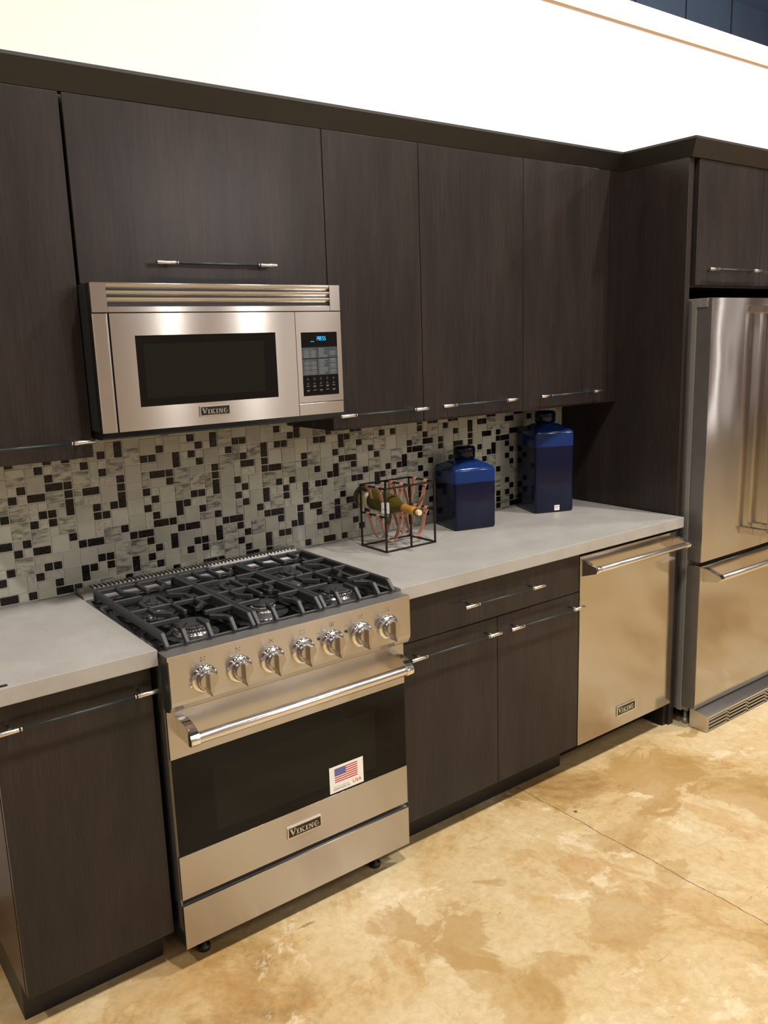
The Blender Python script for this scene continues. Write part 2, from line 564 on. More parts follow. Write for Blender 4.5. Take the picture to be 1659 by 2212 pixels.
        if bevel:
            md = o.modifiers.new('bevel', 'BEVEL')
            md.width = bevel
            md.segments = seg
            md.limit_method = 'ANGLE'
            md.angle_limit = R(35)
        return o
WM = {}

def tag(o, label=None, cat=None, group=None, kind=None):
    if label: o['label'] = label
    if cat: o['category'] = cat
    if group: o['group'] = group
    if kind: o['kind'] = kind
    return o

def empty(name, loc, label, cat, group=None, rz=0.0):
    o = bpy.data.objects.new(name, None)
    COL.objects.link(o)
    o.location = loc
    o.rotation_euler = (0, 0, rz)
    o.empty_display_size = 0.05
    WM[o.name] = Matrix.Translation(loc) @ Matrix.Rotation(rz, 4, 'Z')
    return tag(o, label, cat, group)

def B(name, mat, x0, x1, y0, y1, z0, z1, parent=None, bevel=0.0):
    return MB().mat(mat).box(x0, x1, y0, y1, z0, z1).build(name, parent, bevel)

def text_into(mb, txt, cx, cz, h, y, depth, w=None):
    # default-font lettering flat on an x-z plane facing -y, centred at cx, cz
    cu = bpy.data.curves.new('t', 'FONT')
    cu.body = txt
    cu.size = 1.0
    cu.align_x = 'CENTER'
    ob = bpy.data.objects.new('t', cu)
    COL.objects.link(ob)
    dg = bpy.context.evaluated_depsgraph_get()
    me = bpy.data.meshes.new_from_object(ob.evaluated_get(dg))
    xs = [v.co.x for v in me.vertices]; ys = [v.co.y for v in me.vertices]
    x0, x1, y0, y1 = min(xs), max(xs), min(ys), max(ys)
    sc = h / 0.7
    sx = sc if w is None else w / (x1 - x0)
    vs = [(cx + (v.co.x - (x0 + x1) / 2) * sx, y - depth, cz + (v.co.y - 0.35) * sc) for v in me.vertices]
    mb.add(vs, [tuple(p.vertices) for p in me.polygons])
    bpy.data.objects.remove(ob, do_unlink=True)
    bpy.data.curves.remove(cu)
    bpy.data.meshes.remove(me)

# serif letters for the name badge, unit height boxes: list of polygons, width
def ser(x0, x1, z):
    return [(x0, z), (x1, z), (x1, z + 0.10), (x0, z + 0.10)]
LET = {
    'V': ([[(-0.02, 1.12), (0.30, 1.12), (0.62, 0.15), (0.50, -0.05)], [(0.40, 0.0), (0.52, -0.06), (0.98, 1.12), (0.86, 1.12)],
           [(-0.08, 1.05), (0.42, 1.05), (0.42, 1.16), (-0.08, 1.16)], [(0.72, 1.05), (1.08, 1.05), (1.08, 1.16), (0.72, 1.16)]], 1.0),
    'I': ([[(0.14, 0), (0.36, 0), (0.36, 0.9), (0.14, 0.9)], ser(0.0, 0.5, 0), ser(0.0, 0.5, 0.8)], 0.5),
    'K': ([[(0.12, 0), (0.34, 0), (0.34, 0.9), (0.12, 0.9)], [(0.30, 0.38), (0.66, 0.86), (0.78, 0.86), (0.38, 0.32)],
           [(0.36, 0.50), (0.50, 0.62), (0.92, 0.04), (0.66, 0.04)], ser(0.0, 0.44, 0), ser(0.0, 0.44, 0.8), ser(0.56, 0.92, 0.8), ser(0.58, 1.0, 0)], 1.0),
    'N': ([[(0.12, 0), (0.24, 0), (0.24, 0.9), (0.12, 0.9)], [(0.12, 0.9), (0.36, 0.9), (0.84, 0.0), (0.66, 0.0)],
           [(0.72, 0), (0.84, 0), (0.84, 0.9), (0.72, 0.9)], ser(0.0, 0.36, 0), ser(0.0, 0.3, 0.8), ser(0.60, 0.98, 0.8)], 0.96),
    'G': (None, 0.9),
}
def letter_g():
    out = []
    n = 14
    for i in range(n):
        a0 = R(50 + i * 290 / n); a1 = R(50 + (i + 1) * 290 / n)
        def pt(a, k):
            rr = 0.45 if k else 0.24 + 0.14 * abs(math.sin(a))
            rx = 0.42 if k else 0.42 - (0.06 + 0.17 * abs(math.cos(a)))
            rz = 0.47 if k else 0.47 - 0.11
            return (0.44 + rx * math.cos(a), 0.45 + rz * math.sin(a))
        out.append([pt(a0, 1), pt(a1, 1), pt(a1, 0), pt(a0, 0)])
    out.append([(0.62, 0.06), (0.84, 0.14), (0.84, 0.42), (0.62, 0.42)])
    out.append(ser(0.50, 0.94, 0.36))
    return out
LET['G'] = (letter_g(), 0.95)

def badge(parent, x0, x1, z0, z1, y, name='name_badge'):
    mb = MB()
    w, h = x1 - x0, z1 - z0
    t = 0.004
    mb.mat('badge_black').box(x0 + 0.002, x1 - 0.002, y - t * 0.6, y, z0 + 0.002, z1 - 0.002)
    e = h * 0.09
    mb.mat('badge_metal')
    mb.box(x0, x1, y - t, y, z1 - e, z1).box(x0, x1, y - t, y, z0, z0 + e)
    mb.box(x0, x0 + e, y - t, y, z0 + e, z1 - e).box(x1 - e, x1, y - t, y, z0 + e, z1 - e)
    word = 'VIKING'
    gap = 0.10
    tot = sum(LET[c][1] for c in word) + gap * 5
    hh = (h - 2 * e) * 0.66
    sc = (w - 2 * e) * 0.90 / tot
    cx = x0 + e + (w - 2 * e) * 0.05
    zb = z0 + e + (h - 2 * e) * 0.14
    for c in word:
        for poly in LET[c][0]:
            pts = [(cx + p[0] * sc, zb + p[1] * hh / 1.0 * 0.95) for p in poly]
            mb.prism(pts, 'y', y - t * 0.95, y - t * 0.5)
        cx += (LET[c][1] + gap) * sc
    return mb.build(name, parent)

# ------------------------------------------------------------------ the room
ZT = 0.9087          # counter top height
def struct(o):
    o['kind'] = 'structure'
    return o
struct(B('floor', 'stained_concrete', -6, 14, -9, 4, -0.12, 0.0))
struct(B('wall_back', 'wall_paint', -6, 14, 0.0, 0.14, 0.0, 3.062))
struct(MB().mat('tan_trim').box(-6, 14, -0.006, 0.0, 2.957, 2.966).build('trim_1'))
struct(B('wall_far', 'dark_panel', -6, 14, 3.9, 4.0, 0.0, 5.6))
seams = MB().mat('dark_gap')
for i in range(21):
    seams.box(-5.5 + i * 0.95, -5.48 + i * 0.95, 3.895, 3.9, 0.0, 5.6)
struct(seams.build('trim_2'))
struct(B('wall_left', 'room_wall', -6.1, -6, -9, 4, 0, 5.6))
struct(B('wall_right', 'room_wall', 14, 14.1, -9, 4, 0, 5.6))
struct(B('wall_front', 'room_wall', -6.1, 14.1, -9.1, -9, 0, 5.6))
struct(B('ceiling', 'dark_panel', -6.1, 14.1, -9.1, 4.1, 5.6, 5.7))

# ------------------------------------------------------------------ mosaic backsplash
TPX, TPZ, TOX, TOZ = 0.02677, 0.02636, 0.0134487, 0.0024896
DARK = 'h-8,35 s-5,35 h-2,35 s0,35 s6,35 s12,35 h16,35 s18,35 h22,35 s25,35 s31,35 h34,35 s37,35 s49,35 s67,35 h70,35 s-2,36 v1,36 v7,36 s10,36 s22,36 v25,36 s40,36 s52,36 s67,36 s70,36 s-8,37 s-4,37 s2,37 s4,37 s9,37 s14,37 s16,37 s21,37 s27,37 s28,37 s33,37 s34,37 s39,37 s46,37 s67,37 s69,37 s-7,38 s-3,38 s-2,38 s3,38 s4,38 s10,38 v12,38 s15,38 s16,38 v18,38 s22,38 s29,38 v30,38 s35,38 v36,38 s41,38 s53,38 s70,38 s9,39 s21,39 s27,39 s33,39 s39,39 s51,39 s69,39 s-6,40 h-4,40 s1,40 h2,40 s7,40 h8,40 s13,40 h14,40 s19,40 h20,40 s25,40 h26,40 s30,40 h32,40 s36,40 h38,40 h51,40 h-8,41 s-5,41 s0,41 s6,41 h10,41 s12,41 s18,41 s24,41 s31,41 s37,41 s67,41 s10,42 v13,42 s16,42 s22,42 v25,42 s28,42 v31,42 v43,42 s52,42 s70,42 s-4,43 s-2,43 s3,43 s4,43 s9,43 s14,43 s21,43 s28,43 s33,43 s34,43 s39,43 s40,43 s44,43 s46,43 s51,43 s64,43 s69,43 s-7,44 s-3,44 s-2,44 v0,44 s3,44 s5,44 v6,44 s10,44 s15,44 s16,44 v18,44 s22,44 s27,44 s29,44 s35,44 v36,44 s41,44 s45,44 s47,44 v48,44 s53,44 s57,44 s65,44 v66,44 s70,44 s9,45 s21,45 s33,45 s39,45 s51,45 s63,45 s69,45 s-6,46 h-4,46 s0,46 h2,46 s6,46 s12,46 s18,46 s25,46 h26,46 s31,46 s37,46 h38,46 s43,46 s49,46 h50,46 s55,46 h58,46 s61,46 s67,46 h68,46 s-5,47 h-2,47 s0,47 s6,47 h10,47 s12,47 s18,47 h22,47 s25,47 s31,47 s36,47 s42,47 s49,47 h52,47 s55,47 s61,47 h64,47 s67,47 h70,47 s-2,48 s4,48 v13,48 s16,48 s22,48 v25,48 v37,48 s40,48 s52,48 s58,48 v61,48 s-3,49 s2,49 s9,49 s10,49 s15,49 s20,49 s27,49 s28,49 s33,49 s34,49 s38,49 s44,49 s46,49 s51,49 s56,49 s63,49 s64,49 s69,49 s70,49 s74,49 s-6,50 s-2,50 s0,50 s4,50 v6,50 s11,50 s16,50 v18,50 s21,50 s22,50 s29,50 v30,50 s35,50 s39,50 s40,50 s51,50 s53,50 s54,50 s57,50 s58,50 s65,50 s66,50 s71,50 s72,50 s15,51 s27,51'
def backsplash():
    rnd = random.Random(11)
    occ = set(); tiles = []
    for t in DARK.split():
        k = t[0]; i, j = map(int, t[1:].split(','))
        w, h = (2, 1) if k == 'h' else (1, 2) if k == 'v' else (1, 1)
        tiles.append(('tile_dark', i, j, w, h))
        for a in range(w):
            for b_ in range(h):
                occ.add((i + a, j + b_))
    I0, I1, J0, J1 = -20, 82, 34, 54
    def kind(n):
        if n == 4: return rnd.choice(['tile_frost', 'tile_frost', 'tile_marble', 'tile_marble'])
        if n == 2: return rnd.choice(['tile_crackle', 'tile_frost', 'tile_crackle', 'tile_frost', 'tile_marble'])
        return rnd.choice(['tile_crackle', 'tile_crackle', 'tile_frost'])
    cells_all = [(i, j) for j in range(J0, J1 + 1) for i in range(I0, I1 + 1)]
    for w, h in ((2, 2), (2, 1), (1, 2), (1, 1)):
        order = cells_all[:]
        if (w, h) != (2, 2): rnd.shuffle(order)
        for i, j in order:
            cells = [(i + a, j + b_) for a in range(w) for b_ in range(h)]
            if all(c not in occ and c[0] <= I1 and c[1] <= J1 for c in cells):
                if (w, h) == (2, 1) and rnd.random() < 0.4: continue
                occ.update(cells)
                tiles.append((kind(w * h), i, j, w, h))
    mb = MB()
    zlo, zhi = ZT + 0.0005, 1.425
    mb.mat('grout').box(-0.58, 2.2060, -0.0048, -0.0003, zlo, zhi)
    g = 0.0013
    for k, i, j, w, h in tiles:
        x0 = TOX + (i - 0.5) * TPX + g; x1 = TOX + (i + w - 0.5) * TPX - g
        z0 = max(TOZ + (j - 0.5) * TPZ + g, zlo); z1 = min(TOZ + (j + h - 0.5) * TPZ - g, zhi)
        x0 = max(x0, -0.58); x1 = min(x1, 2.2065)
        if z1 - z0 < 0.003 or x1 - x0 < 0.003: continue
        mb.mat(k); mb.t = rnd.random()
        yb, yf, c = -0.0045, -0.0075 - rnd.random() * 0.0006, 0.0010
        lo = [(x0, yb, z0), (x0, yb, z1), (x1, yb, z1), (x1, yb, z0)]
        hi = [(x0 + c, yf, z0 + c), (x0 + c, yf, z1 - c), (x1 - c, yf, z1 - c), (x1 - c, yf, z0 + c)]
        mb.hexa(lo[::-1], hi[::-1])
    o = mb.build('mosaic_backsplash', tone=True)
    tag(o, 'grey and black glass mosaic tile backsplash behind the range and counters', 'backsplash')
backsplash()

# ------------------------------------------------------------------ handles of the dark cabinets
def bar_handle(parent, x0, x1, y, z, yface, name='handle'):
    # slim pull: bright metal end caps with posts, dark grip between
    L = 0.055
    mb = MB()
    mb.mat('nickel')
    mb.lathe([(0.0055, 0), (0.0062, 0.001), (0.0062, L - 0.001), (0.0055, L)], (x0, y, z), 'x', 16)
    mb.lathe([(0.0055, 0), (0.0062, 0.001), (0.0062, L - 0.001), (0.0055, L)], (x1 - L, y, z), 'x', 16)
    mb.lathe([(0.0058, 0), (0.0058, 0.004)], (x0 + L + 0.003, y, z), 'x', 16)
    mb.lathe([(0.0058, 0), (0.0058, 0.004)], (x1 - L - 0.007, y, z), 'x', 16)
    for px in (x0 + L * 0.72, x1 - L * 0.72):
        mb.lathe([(0.0042, 0), (0.0042, yface - y)], (px, y, z), 'y', 12)
    mb.mat('grip').lathe([(0.0040, 0), (0.0040, x1 - x0 - 2 * L)], (x0 + L, y, z), 'x', 14)
    return mb.build(name, parent)

# ------------------------------------------------------------------ wall cabinets
YU = -0.3014; ZUB = 1.3549; ZUT = 2.2664
def wall_cabinet(x0, x1, zb, hx, hz, label, g0=0.0012, g1=0.0012, group='wall cabinets above the counter'):
    r = empty('wall_cabinet', ((x0 + x1) / 2, -0.15, zb), label, 'cabinet', group)
    B('cabinet_body', 'dark_veneer', x0 + 0.0004, x1 - 0.0004, YU + 0.022, -0.009, zb + 0.001, ZUT + 0.001, r)
    d = B('door', 'dark_veneer', x0 + g0, x1 - g1, YU, YU + 0.020, zb, ZUT, r, 0.0012)
    bar_handle(d, hx[0], hx[1], YU - 0.033, hz, YU)
    return r
wall_cabinet(-0.39, 0.0054, ZUB, (-0.365, 0.0005), 1.400, 'tall dark wood wall cabinet left of the microwave', g1=0.0015)
wall_cabinet(0.0115, 0.7789, 1.806, (0.212, 0.582), 1.8615, 'wide short dark wood wall cabinet directly above the microwave', g0=0.001)
wall_cabinet(0.7789, 1.1566, ZUB, (0.787, 1.151), 1.403, 'narrow dark wood wall cabinet just right of the microwave')
wall_cabinet(1.1566, 1.6498, ZUB, (1.219, 1.590), 1.405, 'dark wood wall cabinet above the small blue jar')
wall_cabinet(1.6498, 2.1449, ZUB, (1.716, 2.085), 1.4065, 'dark wood wall cabinet above the tall blue jar, half in shadow')
fs = B('filler_strip', 'dark_veneer', 2.1475, 2.2060, -0.300, -0.009, ZUB, ZUT + 0.001)
tag(fs, 'narrow vertical dark filler strip between the last wall cabinet and tall side panel', 'panel')

# crown along the cabinet tops, stepping forward over the refrigerator
def crown():
    mb = MB().mat('crown_finish')
    # plan outline of the bottom and top edges of the sloping face
    bot = [(-0.60, YU + 0.0), (2.2066, YU + 0.0), (2.2066, -0.622), (3.30, -0.622)]
    p = 0.045
    top = [(-0.60, YU - p), (2.2066 - p, YU - p), (2.2066 - p, -0.622 - p), (3.30, -0.622 - p)]
    zb, zt, lip = ZUT + 0.0015, 2.3285, 0.008
    def loop(P, z): return [(x, y, z) for x, y in P]
    inner = [(-0.60, YU + 0.030), (2.2400, YU + 0.030), (2.2400, -0.588), (3.30, -0.588)]
    rows = [loop(inner, zb), loop(bot, zb), loop(top, zt - lip), loop(top, zt), loop(inner, zt)]
    vs = [v for rw in rows for v in rw]
    fs_ = []
    for a in range(5):
        b_ = (a + 1) % 5
        for k in range(3):
            fs_.append((a * 4 + k, a * 4 + k + 1, b_ * 4 + k + 1, b_ * 4 + k))
    fs_.append((0, 4, 8, 12, 16)); fs_.append((19, 15, 11, 7, 3))
    mb.add(vs, fs_)
    o = mb.build('crown_molding')
    tag(o, 'sloping dark wood crown molding along the top of all the wall cabinets', 'crown molding')
crown()

# tall side panel left of the refrigerator, and the dark filler beside the dishwasher
sp = B('side_panel', 'dark_veneer', 2.2066, 2.2366, -0.612, -0.001, 0.0, 2.2675, None, 0.001)
tag(sp, 'tall dark wood end panel standing between the counter and refrigerator', 'panel')
B('filler_panel', 'toe_kick', 2.1815, 2.2066, -0.600, -0.02, 0.0, 0.8655, sp)['label'] = 'narrow black filler panel'

# cabinet above the refrigerator
def fridge_cabinet():
    r = empty('wall_cabinet', (2.71, -0.3, 1.80), 'dark wood cabinet above the stainless refrigerator, right of the tall panel', 'cabinet')
    B('cabinet_body', 'dark_veneer', 2.2372, 3.16, -0.600, -0.001, 1.800, 2.2675, r)
    for a, c, h in ((2.2602, 2.7125, (2.304, 2.675)), (2.7155, 3.155, (2.76, 3.12))):
        d = B('door', 'dark_veneer', a, c, -0.621, -0.6015, 1.8074, ZUT, r, 0.0012)
        bar_handle(d, h[0], h[1], -0.653, 1.865, -0.621)
fridge_cabinet()
sp2 = B('side_panel', 'dark_veneer', 3.162, 3.192, -0.612, -0.001, 0.0, 2.2675, None, 0.001)
tag(sp2, 'tall dark wood end panel on the far right side of the refrigerator', 'panel')

# ------------------------------------------------------------------ worktops
wl = MB().mat('quartz').box(-0.412, -0.0026, -0.6527, -0.0005, 0.8670, ZT).build('worktop', None, 0.0015)
tag(wl, 'greige stone worktop left of the range', 'countertop')
wr = MB().mat('quartz').box(0.7611, 2.1995, -0.6527, -0.0005, 0.8670, ZT).build('worktop', None, 0.0015)
tag(wr, 'long greige stone worktop right of the range, carrying jars and bottle rack', 'countertop')

# ------------------------------------------------------------------ base cabinets
def base_left():
    r = empty('base_cabinet', (-0.2, -0.31, 0), 'dark wood base cabinet with one tall door left of the range', 'cabinet')
    x0, x1 = -0.3874, -0.0136
    B('cabinet_body', 'dark_veneer', x0, x1, -0.600, -0.012, 0.105, 0.866, r)
    B('toe_kick', 'toe_kick', x0, x1 - 0.01, -0.552, -0.012, 0.0, 0.105, r)
    d = B('door', 'dark_veneer', x0 + 0.001, x1, -0.6225, -0.602, 0.108, 0.858, r, 0.0012)
    bar_handle(d, -0.394, -0.0085, -0.656, 0.8055, -0.6225)
base_left()
def base_right():
    r = empty('base_cabinet', (1.18, -0.31, 0), 'dark wood base cabinet with a drawer over two doors right of the range', 'cabinet')
    x0, x1, xm = 0.7640, 1.5964, 1.1818
    B('cabinet_body', 'dark_veneer', x0, x1 - 0.001, -0.610, -0.012, 0.112, 0.866, r)
    B('toe_kick', 'toe_kick', x0, x1, -0.548, -0.012, 0.0, 0.112, r)
    dr = B('drawer', 'dark_veneer', x0 + 0.001, x1 - 0.001, -0.632, -0.612, 0.7215, 0.8600, r, 0.0012)
    bar_handle(dr, 1.006, 1.374, -0.668, 0.797, -0.632)
    d1 = B('door', 'dark_veneer', x0 + 0.001, xm - 0.001, -0.632, -0.612, 0.116, 0.7185, r, 0.0012)
    bar_handle(d1, 0.783, 1.166, -0.668, 0.6765, -0.632)
    d2 = B('door', 'dark_veneer', xm + 0.001, x1 - 0.001, -0.632, -0.612, 0.116, 0.7185, r, 0.0012)
    bar_handle(d2, 1.212, 1.583, -0.668, 0.6745, -0.632)
base_right()

# ------------------------------------------------------------------ tubular appliance handle
def curved_bracket(mb, x0, x1, yd, yb, zt, zb, r, n=8):
    # side profile: wide foot on the door sweeping down to wrap the bar
    pts = [(yd, zt)]
    for k in range(1, n + 1):
        a = k / n
        pts.append((yd + (yb - r - yd) * math.sin(a * math.pi / 2), zt + (zb - zt) * (1 - math.cos(a * math.pi / 2))))
    for k in range(1, 7):
        a = k / 6 * math.pi * 0.55
        pts.append((yb - r * math.cos(a), zb - r * math.sin(a)))
    pts.append((yd, zb - r * 0.95))
    mb.prism(pts, 'x', x0, x1)

# ------------------------------------------------------------------ the range
def gas_range():
    r = empty('gas_range', (0.3785, -0.33, 0), 'stainless steel gas range with black cooktop standing between the two worktops', 'stove')
    X0, X1 = 0.0015, 0.7570
    B('body', 'mw_case', X0 + 0.001, X1 - 0.001, -0.632, -0.015, 0.065, 0.885, r)
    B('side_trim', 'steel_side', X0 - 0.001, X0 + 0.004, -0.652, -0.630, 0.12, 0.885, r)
    # control panel : rolled lower edge
    cp = MB().mat('steel')
    prof = [(-0.634, 0.8985), (-0.6985, 0.8985), (-0.7001, 0.8970), (-0.7001, 0.780), (-0.6975, 0.768), (-0.690, 0.7555), (-0.684, 0.7500), (-0.634, 0.7500)]
    cp.prism(prof, 'x', X0 + 0.002, X1 - 0.001)
    cp.mat('mw_case').prism([(y + 0.0015 if y < -0.65 else y, z) for y, z in prof], 'x', X0 - 0.0005, X0 + 0.0019)
    panel = cp.build('control_panel', r, 0.0008)
    # printed marks above the knobs and screws
    kx = [0.0936, 0.1915, 0.2880, 0.3835, 0.4790, 0.5765, 0.6715]
    y = -0.7001
    for i, x in enumerate(kx):
        mk = MB().mat('panel_ink')
        zc = 0.8745
        if i in (3, 4):
            w, h, t = 0.0075, 0.006, 0.0008
            mk.box(x - w, x + w, y - 0.0004, y, zc + h - t, zc + h).box(x - w, x + w, y - 0.0004, y, zc - h, zc - h + t)
            mk.box(x - w, x - w + t, y - 0.0004, y, zc - h, zc + h).box(x + w - t, x + w, y - 0.0004, y, zc - h, zc + h)
            if i == 4:
                mk.prism([(x - 0.0035, zc - 0.004), (x + 0.0035, zc - 0.004), (x, zc + 0.005)], 'y', y - 0.0004, y)
        else:
            for k, (dx, dz) in enumerate(((-1, 1), (1, 1), (-1, -1), (1, -1), (0, 0))):
                hot = {0: 2, 1: 0, 2: 4, 5: 1, 6: 3}[i] == k
                s = 0.0022 if hot else 0.0014
                mk.box(x + dx * 0.005 - s, x + dx * 0.005 + s, y - 0.0004, y, zc + dz * 0.004 - s, zc + dz * 0.004 + s)
        mk.build('knob_symbol', panel)
    for x in (0.435, 0.526):
        MB().mat('panel_ink').box(x - 0.006, x + 0.006, y - 0.0004, y, 0.8585, 0.8595).build('light_symbol', panel)
    mk = MB().mat('panel_ink')
    mk.box(0.0545, 0.0585, y - 0.0004, y, 0.824, 0.8252).box(0.0545, 0.0552, y - 0.0004, y, 0.824, 0.832).box(0.0578, 0.0585, y - 0.0004, y, 0.824, 0.832).box(0.0545, 0.0585, y - 0.0004, y, 0.831, 0.832)
    mk.build('light_symbol', panel)
    for x in (0.435, 0.526):
        MB().mat('black_plastic').lathe([(0.0042, 0), (0.0040, 0.0025), (0.002, 0.003)], (x, y, 0.843), '-y', 16).build('indicator_light', panel)
    MB().mat('chrome').lathe([(0.0042, 0), (0.0040, 0.0035), (0.002, 0.0045)], (0.0565, y, 0.811), '-y', 16).build('light_button', panel)
    for x in kx:
        k = MB()
        zc = 0.8225
        k.mat('chrome').lathe([(0.0365, 0), (0.0365, 0.004), (0.0350, 0.0080), (0.0310, 0.0105), (0.0290, 0.0110), (0.0290, 0.012)], (x, y, zc), '-y', 44)
        k.mat('knob_steel').lathe([(0.0272, 0.010), (0.0272, 0.0205), (0.0250, 0.0240), (0.0200, 0.0245)], (x, y, zc), '-y', 40)
        pts = [(x + 0.0240 * math.cos(R(a)), zc + 0.003 + 0.0220 * math.sin(R(a))) for a in range(0, 181, 12)]
        pts += [(x - 0.0218, zc - 0.005), (x - 0.0125, zc - 0.0105), (x - 0.0060, zc - 0.0180), (x, zc - 0.0345), (x + 0.0060, zc - 0.0180), (x + 0.0125, zc - 0.0105), (x + 0.0218, zc - 0.005)]
        k.prism(pts, 'y', y - 0.033, y - 0.012)
        k.prism([(x - 0.0050, zc + 0.0245), (x + 0.0050, zc + 0.0245), (x + 0.0050, zc - 0.017), (x, zc - 0.0352), (x - 0.0050, zc - 0.017)], 'y', y - 0.046, y - 0.012)
        k.build('knob', panel, 0.0012)
    # oven door
    yd = -0.6625
    d = MB().mat('steel')
    zt, zg1, zg0, zb = 0.7440, 0.6129, 0.3400, 0.2145
    d.box(X0 + 0.001, X1, yd, yd + 0.030, zg1, zt).box(X0 + 0.001, X1, yd, yd + 0.030, zb, zg0)
    d.box(X0 + 0.001, X1, yd + 0.005, yd + 0.030, zg0, zg1)
    door = d.build('oven_door', r, 0.001)
    B('door_glass', 'black_glass', X0 + 0.003, X1 - 0.002, yd - 0.0002, yd + 0.006, zg0 + 0.0005, zg1 - 0.0005, door)
    B('oven_window', 'window_mesh', 0.115, 0.640, yd - 0.0003, yd - 0.0002, 0.375, 0.560, door)
    h = MB().mat('steel_bar')
    hz, hy, hr = 0.6845, -0.728, 0.0145
    h.lathe([(hr, 0), (hr, 0.665)], (0.046, hy, hz), 'x', 28)
    h.mat('chrome')
    for a in (0.0285, 0.707):
        h.lathe([(hr + 0.0012, 0), (hr + 0.0022, 0.001), (hr + 0.0022, 0.024), (hr + 0.0012, 0.025)], (a, hy, hz), 'x', 28)
        curved_bracket(h, a + 0.0005, a + 0.0245, yd, hy, 0.722, hz + 0.002, hr + 0.0015)
    h.build('door_handle', door, 0.0006)
    st = MB().mat('white_label')
    sx0, sx1, sz0, sz1, sy = 0.4715, 0.5915, 0.3460, 0.4280, yd - 0.0004
    st.box(sx0, sx1, sy - 0.0004, sy, sz0, sz1)
    fx0, fx1, fz0, fz1 = sx0 + 0.018, sx1 - 0.021, sz0 + 0.030, sz1 - 0.008
    st.mat('flag_red')
    dz = (fz1 - fz0) / 13
    for i in range(0, 13, 2):
        st.box(fx0, fx1, sy - 0.0006, sy - 0.0004, fz1 - (i + 1) * dz, fz1 - i * dz)
    cx1 = fx0 + (fx1 - fx0) * 0.48; cz0 = fz1 - 7 * dz
    st.mat('flag_blue').box(fx0, cx1, sy - 0.0008, sy - 0.0006, cz0, fz1)
    st.mat('white_label')
    for rr in range(9):
        nn = 6 if rr % 2 == 0 else 5
        for q in range(nn):
            px = fx0 + (cx1 - fx0) * ((q + (0.5 if rr % 2 == 0 else 1.0)) / 6)
            pz = fz1 - (fz1 - cz0) * (rr + 0.5) / 9
            pts = []
            for v in range(10):
                rad = 0.0011 if v % 2 == 0 else 0.0005
                a = R(90 + 36 * v)
                pts.append((px + rad * math.cos(a), pz + rad * math.sin(a)))
            st.prism(pts, 'y', sy - 0.0009, sy - 0.0008)
    st.mat('flag_red'); text_into(st, 'USA', sx1 - 0.0235, sz0 + 0.0155, 0.011, sy - 0.0004, 0.0003, 0.031)
    st.mat('grey_ink'); text_into(st, 'PROUDLY MADE IN', sx0 + 0.040, sz0 + 0.0165, 0.0042, sy - 0.0004, 0.0003, 0.054)
    st.mat('label_ink'); text_into(st, 'GREENWOOD, MS', sx0 + 0.041, sz0 + 0.0095, 0.0048, sy - 0.0004, 0.0003, 0.057)
    st.build('flag_sticker', door)
    badge(door, 0.3225, 0.4355, 0.2625, 0.2975, yd)
    # kick drawer
    kd = MB().mat('steel').box(X0, X1 + 0.001, -0.6641, -0.655, 0.0712, 0.1977)
    kd.mat('steel_top').box(X0, X1 + 0.001, -0.655, -0.630, 0.192, 0.1977)
    kd.mat('black_plastic').box(X0, X0 + 0.004, -0.655, -0.56, 0.0712, 0.192)
    kd.build('kick_plate', r, 0.0008)
    for lx in (0.075, 0.665):
        for ly in (-0.60, -0.08):
            MB().mat('black_plastic').lathe([(0.018, 0), (0.018, 0.012), (0.010, 0.013), (0.010, 0.07)], (lx, ly, 0), 'z', 18).build('foot', r)
    # cooktop
    ct = MB().mat('steel_top')
    ct.box(X0, X1, -0.700, -0.645, 0.888, 0.8990)
    ct.prism([(-0.089, 0.888), (-0.645, 0.888), (-0.645, 0.8985), (-0.089, 0.8985)], 'x', X0, X0 + 0.006)
    ct.prism([(-0.089, 0.888), (-0.645, 0.888), (-0.645, 0.8985), (-0.089, 0.8985)], 'x', X1 - 0.006, X1)
    ct.prism([(-0.012, 0.885), (-0.012, 0.925), (-0.060, 0.925), (-0.090, 0.904), (-0.090, 0.885)], 'x', X0, X1)
    top = ct.build('cooktop', r)
    pan = MB().mat('black_enamel')
    # recessed wells : gridded surface, shallow dish under each burner
    burners = [(0.145, -0.53, 1.0), (0.145, -0.262, 0.8), (0.3785, -0.50, 0.75), (0.3785, -0.235, 0.75), (0.612, -0.53, 1.0), (0.612, -0.262, 0.8)]
    nx, ny = 76, 56
    vs = []
    for j in range(ny + 1):
        for i in range(nx + 1):
            x = X0 + 0.006 + (X1 - X0 - 0.012) * i / nx
            yy = -0.645 + 0.555 * j / ny
            e = min(x - X0 - 0.006, X1 - 0.006 - x, yy + 0.645, -0.090 - yy)
            z = 0.8975 - 0.011 * min(1, max(0, e) / 0.018) ** 0.7
            for bx, by, s in burners:
                dd = math.hypot(x - bx, yy - by)
                z -= 0.004 * max(0, 1 - (dd / 0.09) ** 2)
            vs.append((x, yy, z))
    pan.add(vs, [(j * (nx + 1) + i, j * (nx + 1) + i + 1, (j + 1) * (nx + 1) + i + 1, (j + 1) * (nx + 1) + i) for j in range(ny) for i in range(nx)], True)
    pan.build('burner_tray', r)
    # rear vent with slanted bars
    vg = MB().mat('dark_gap').box(0.042, 0.748, -0.050, -0.018, 0.925, 0.9262)
    vg.mat('steel_top')
    nb = 52
    for i in range(nb):
        x = 0.044 + 0.702 * i / nb
        a, c, s, t = x, x + 0.0070, -0.053, -0.016
        vg.hexa([(a, s, 0.925), (c, s, 0.925), (c - 0.001, t, 0.925), (a - 0.001, t, 0.925)],
                [(a, s, 0.9288), (c, s, 0.9288), (c - 0.001, t, 0.9288), (a - 0.001, t, 0.9288)])
    vg.build('rear_vent', r)
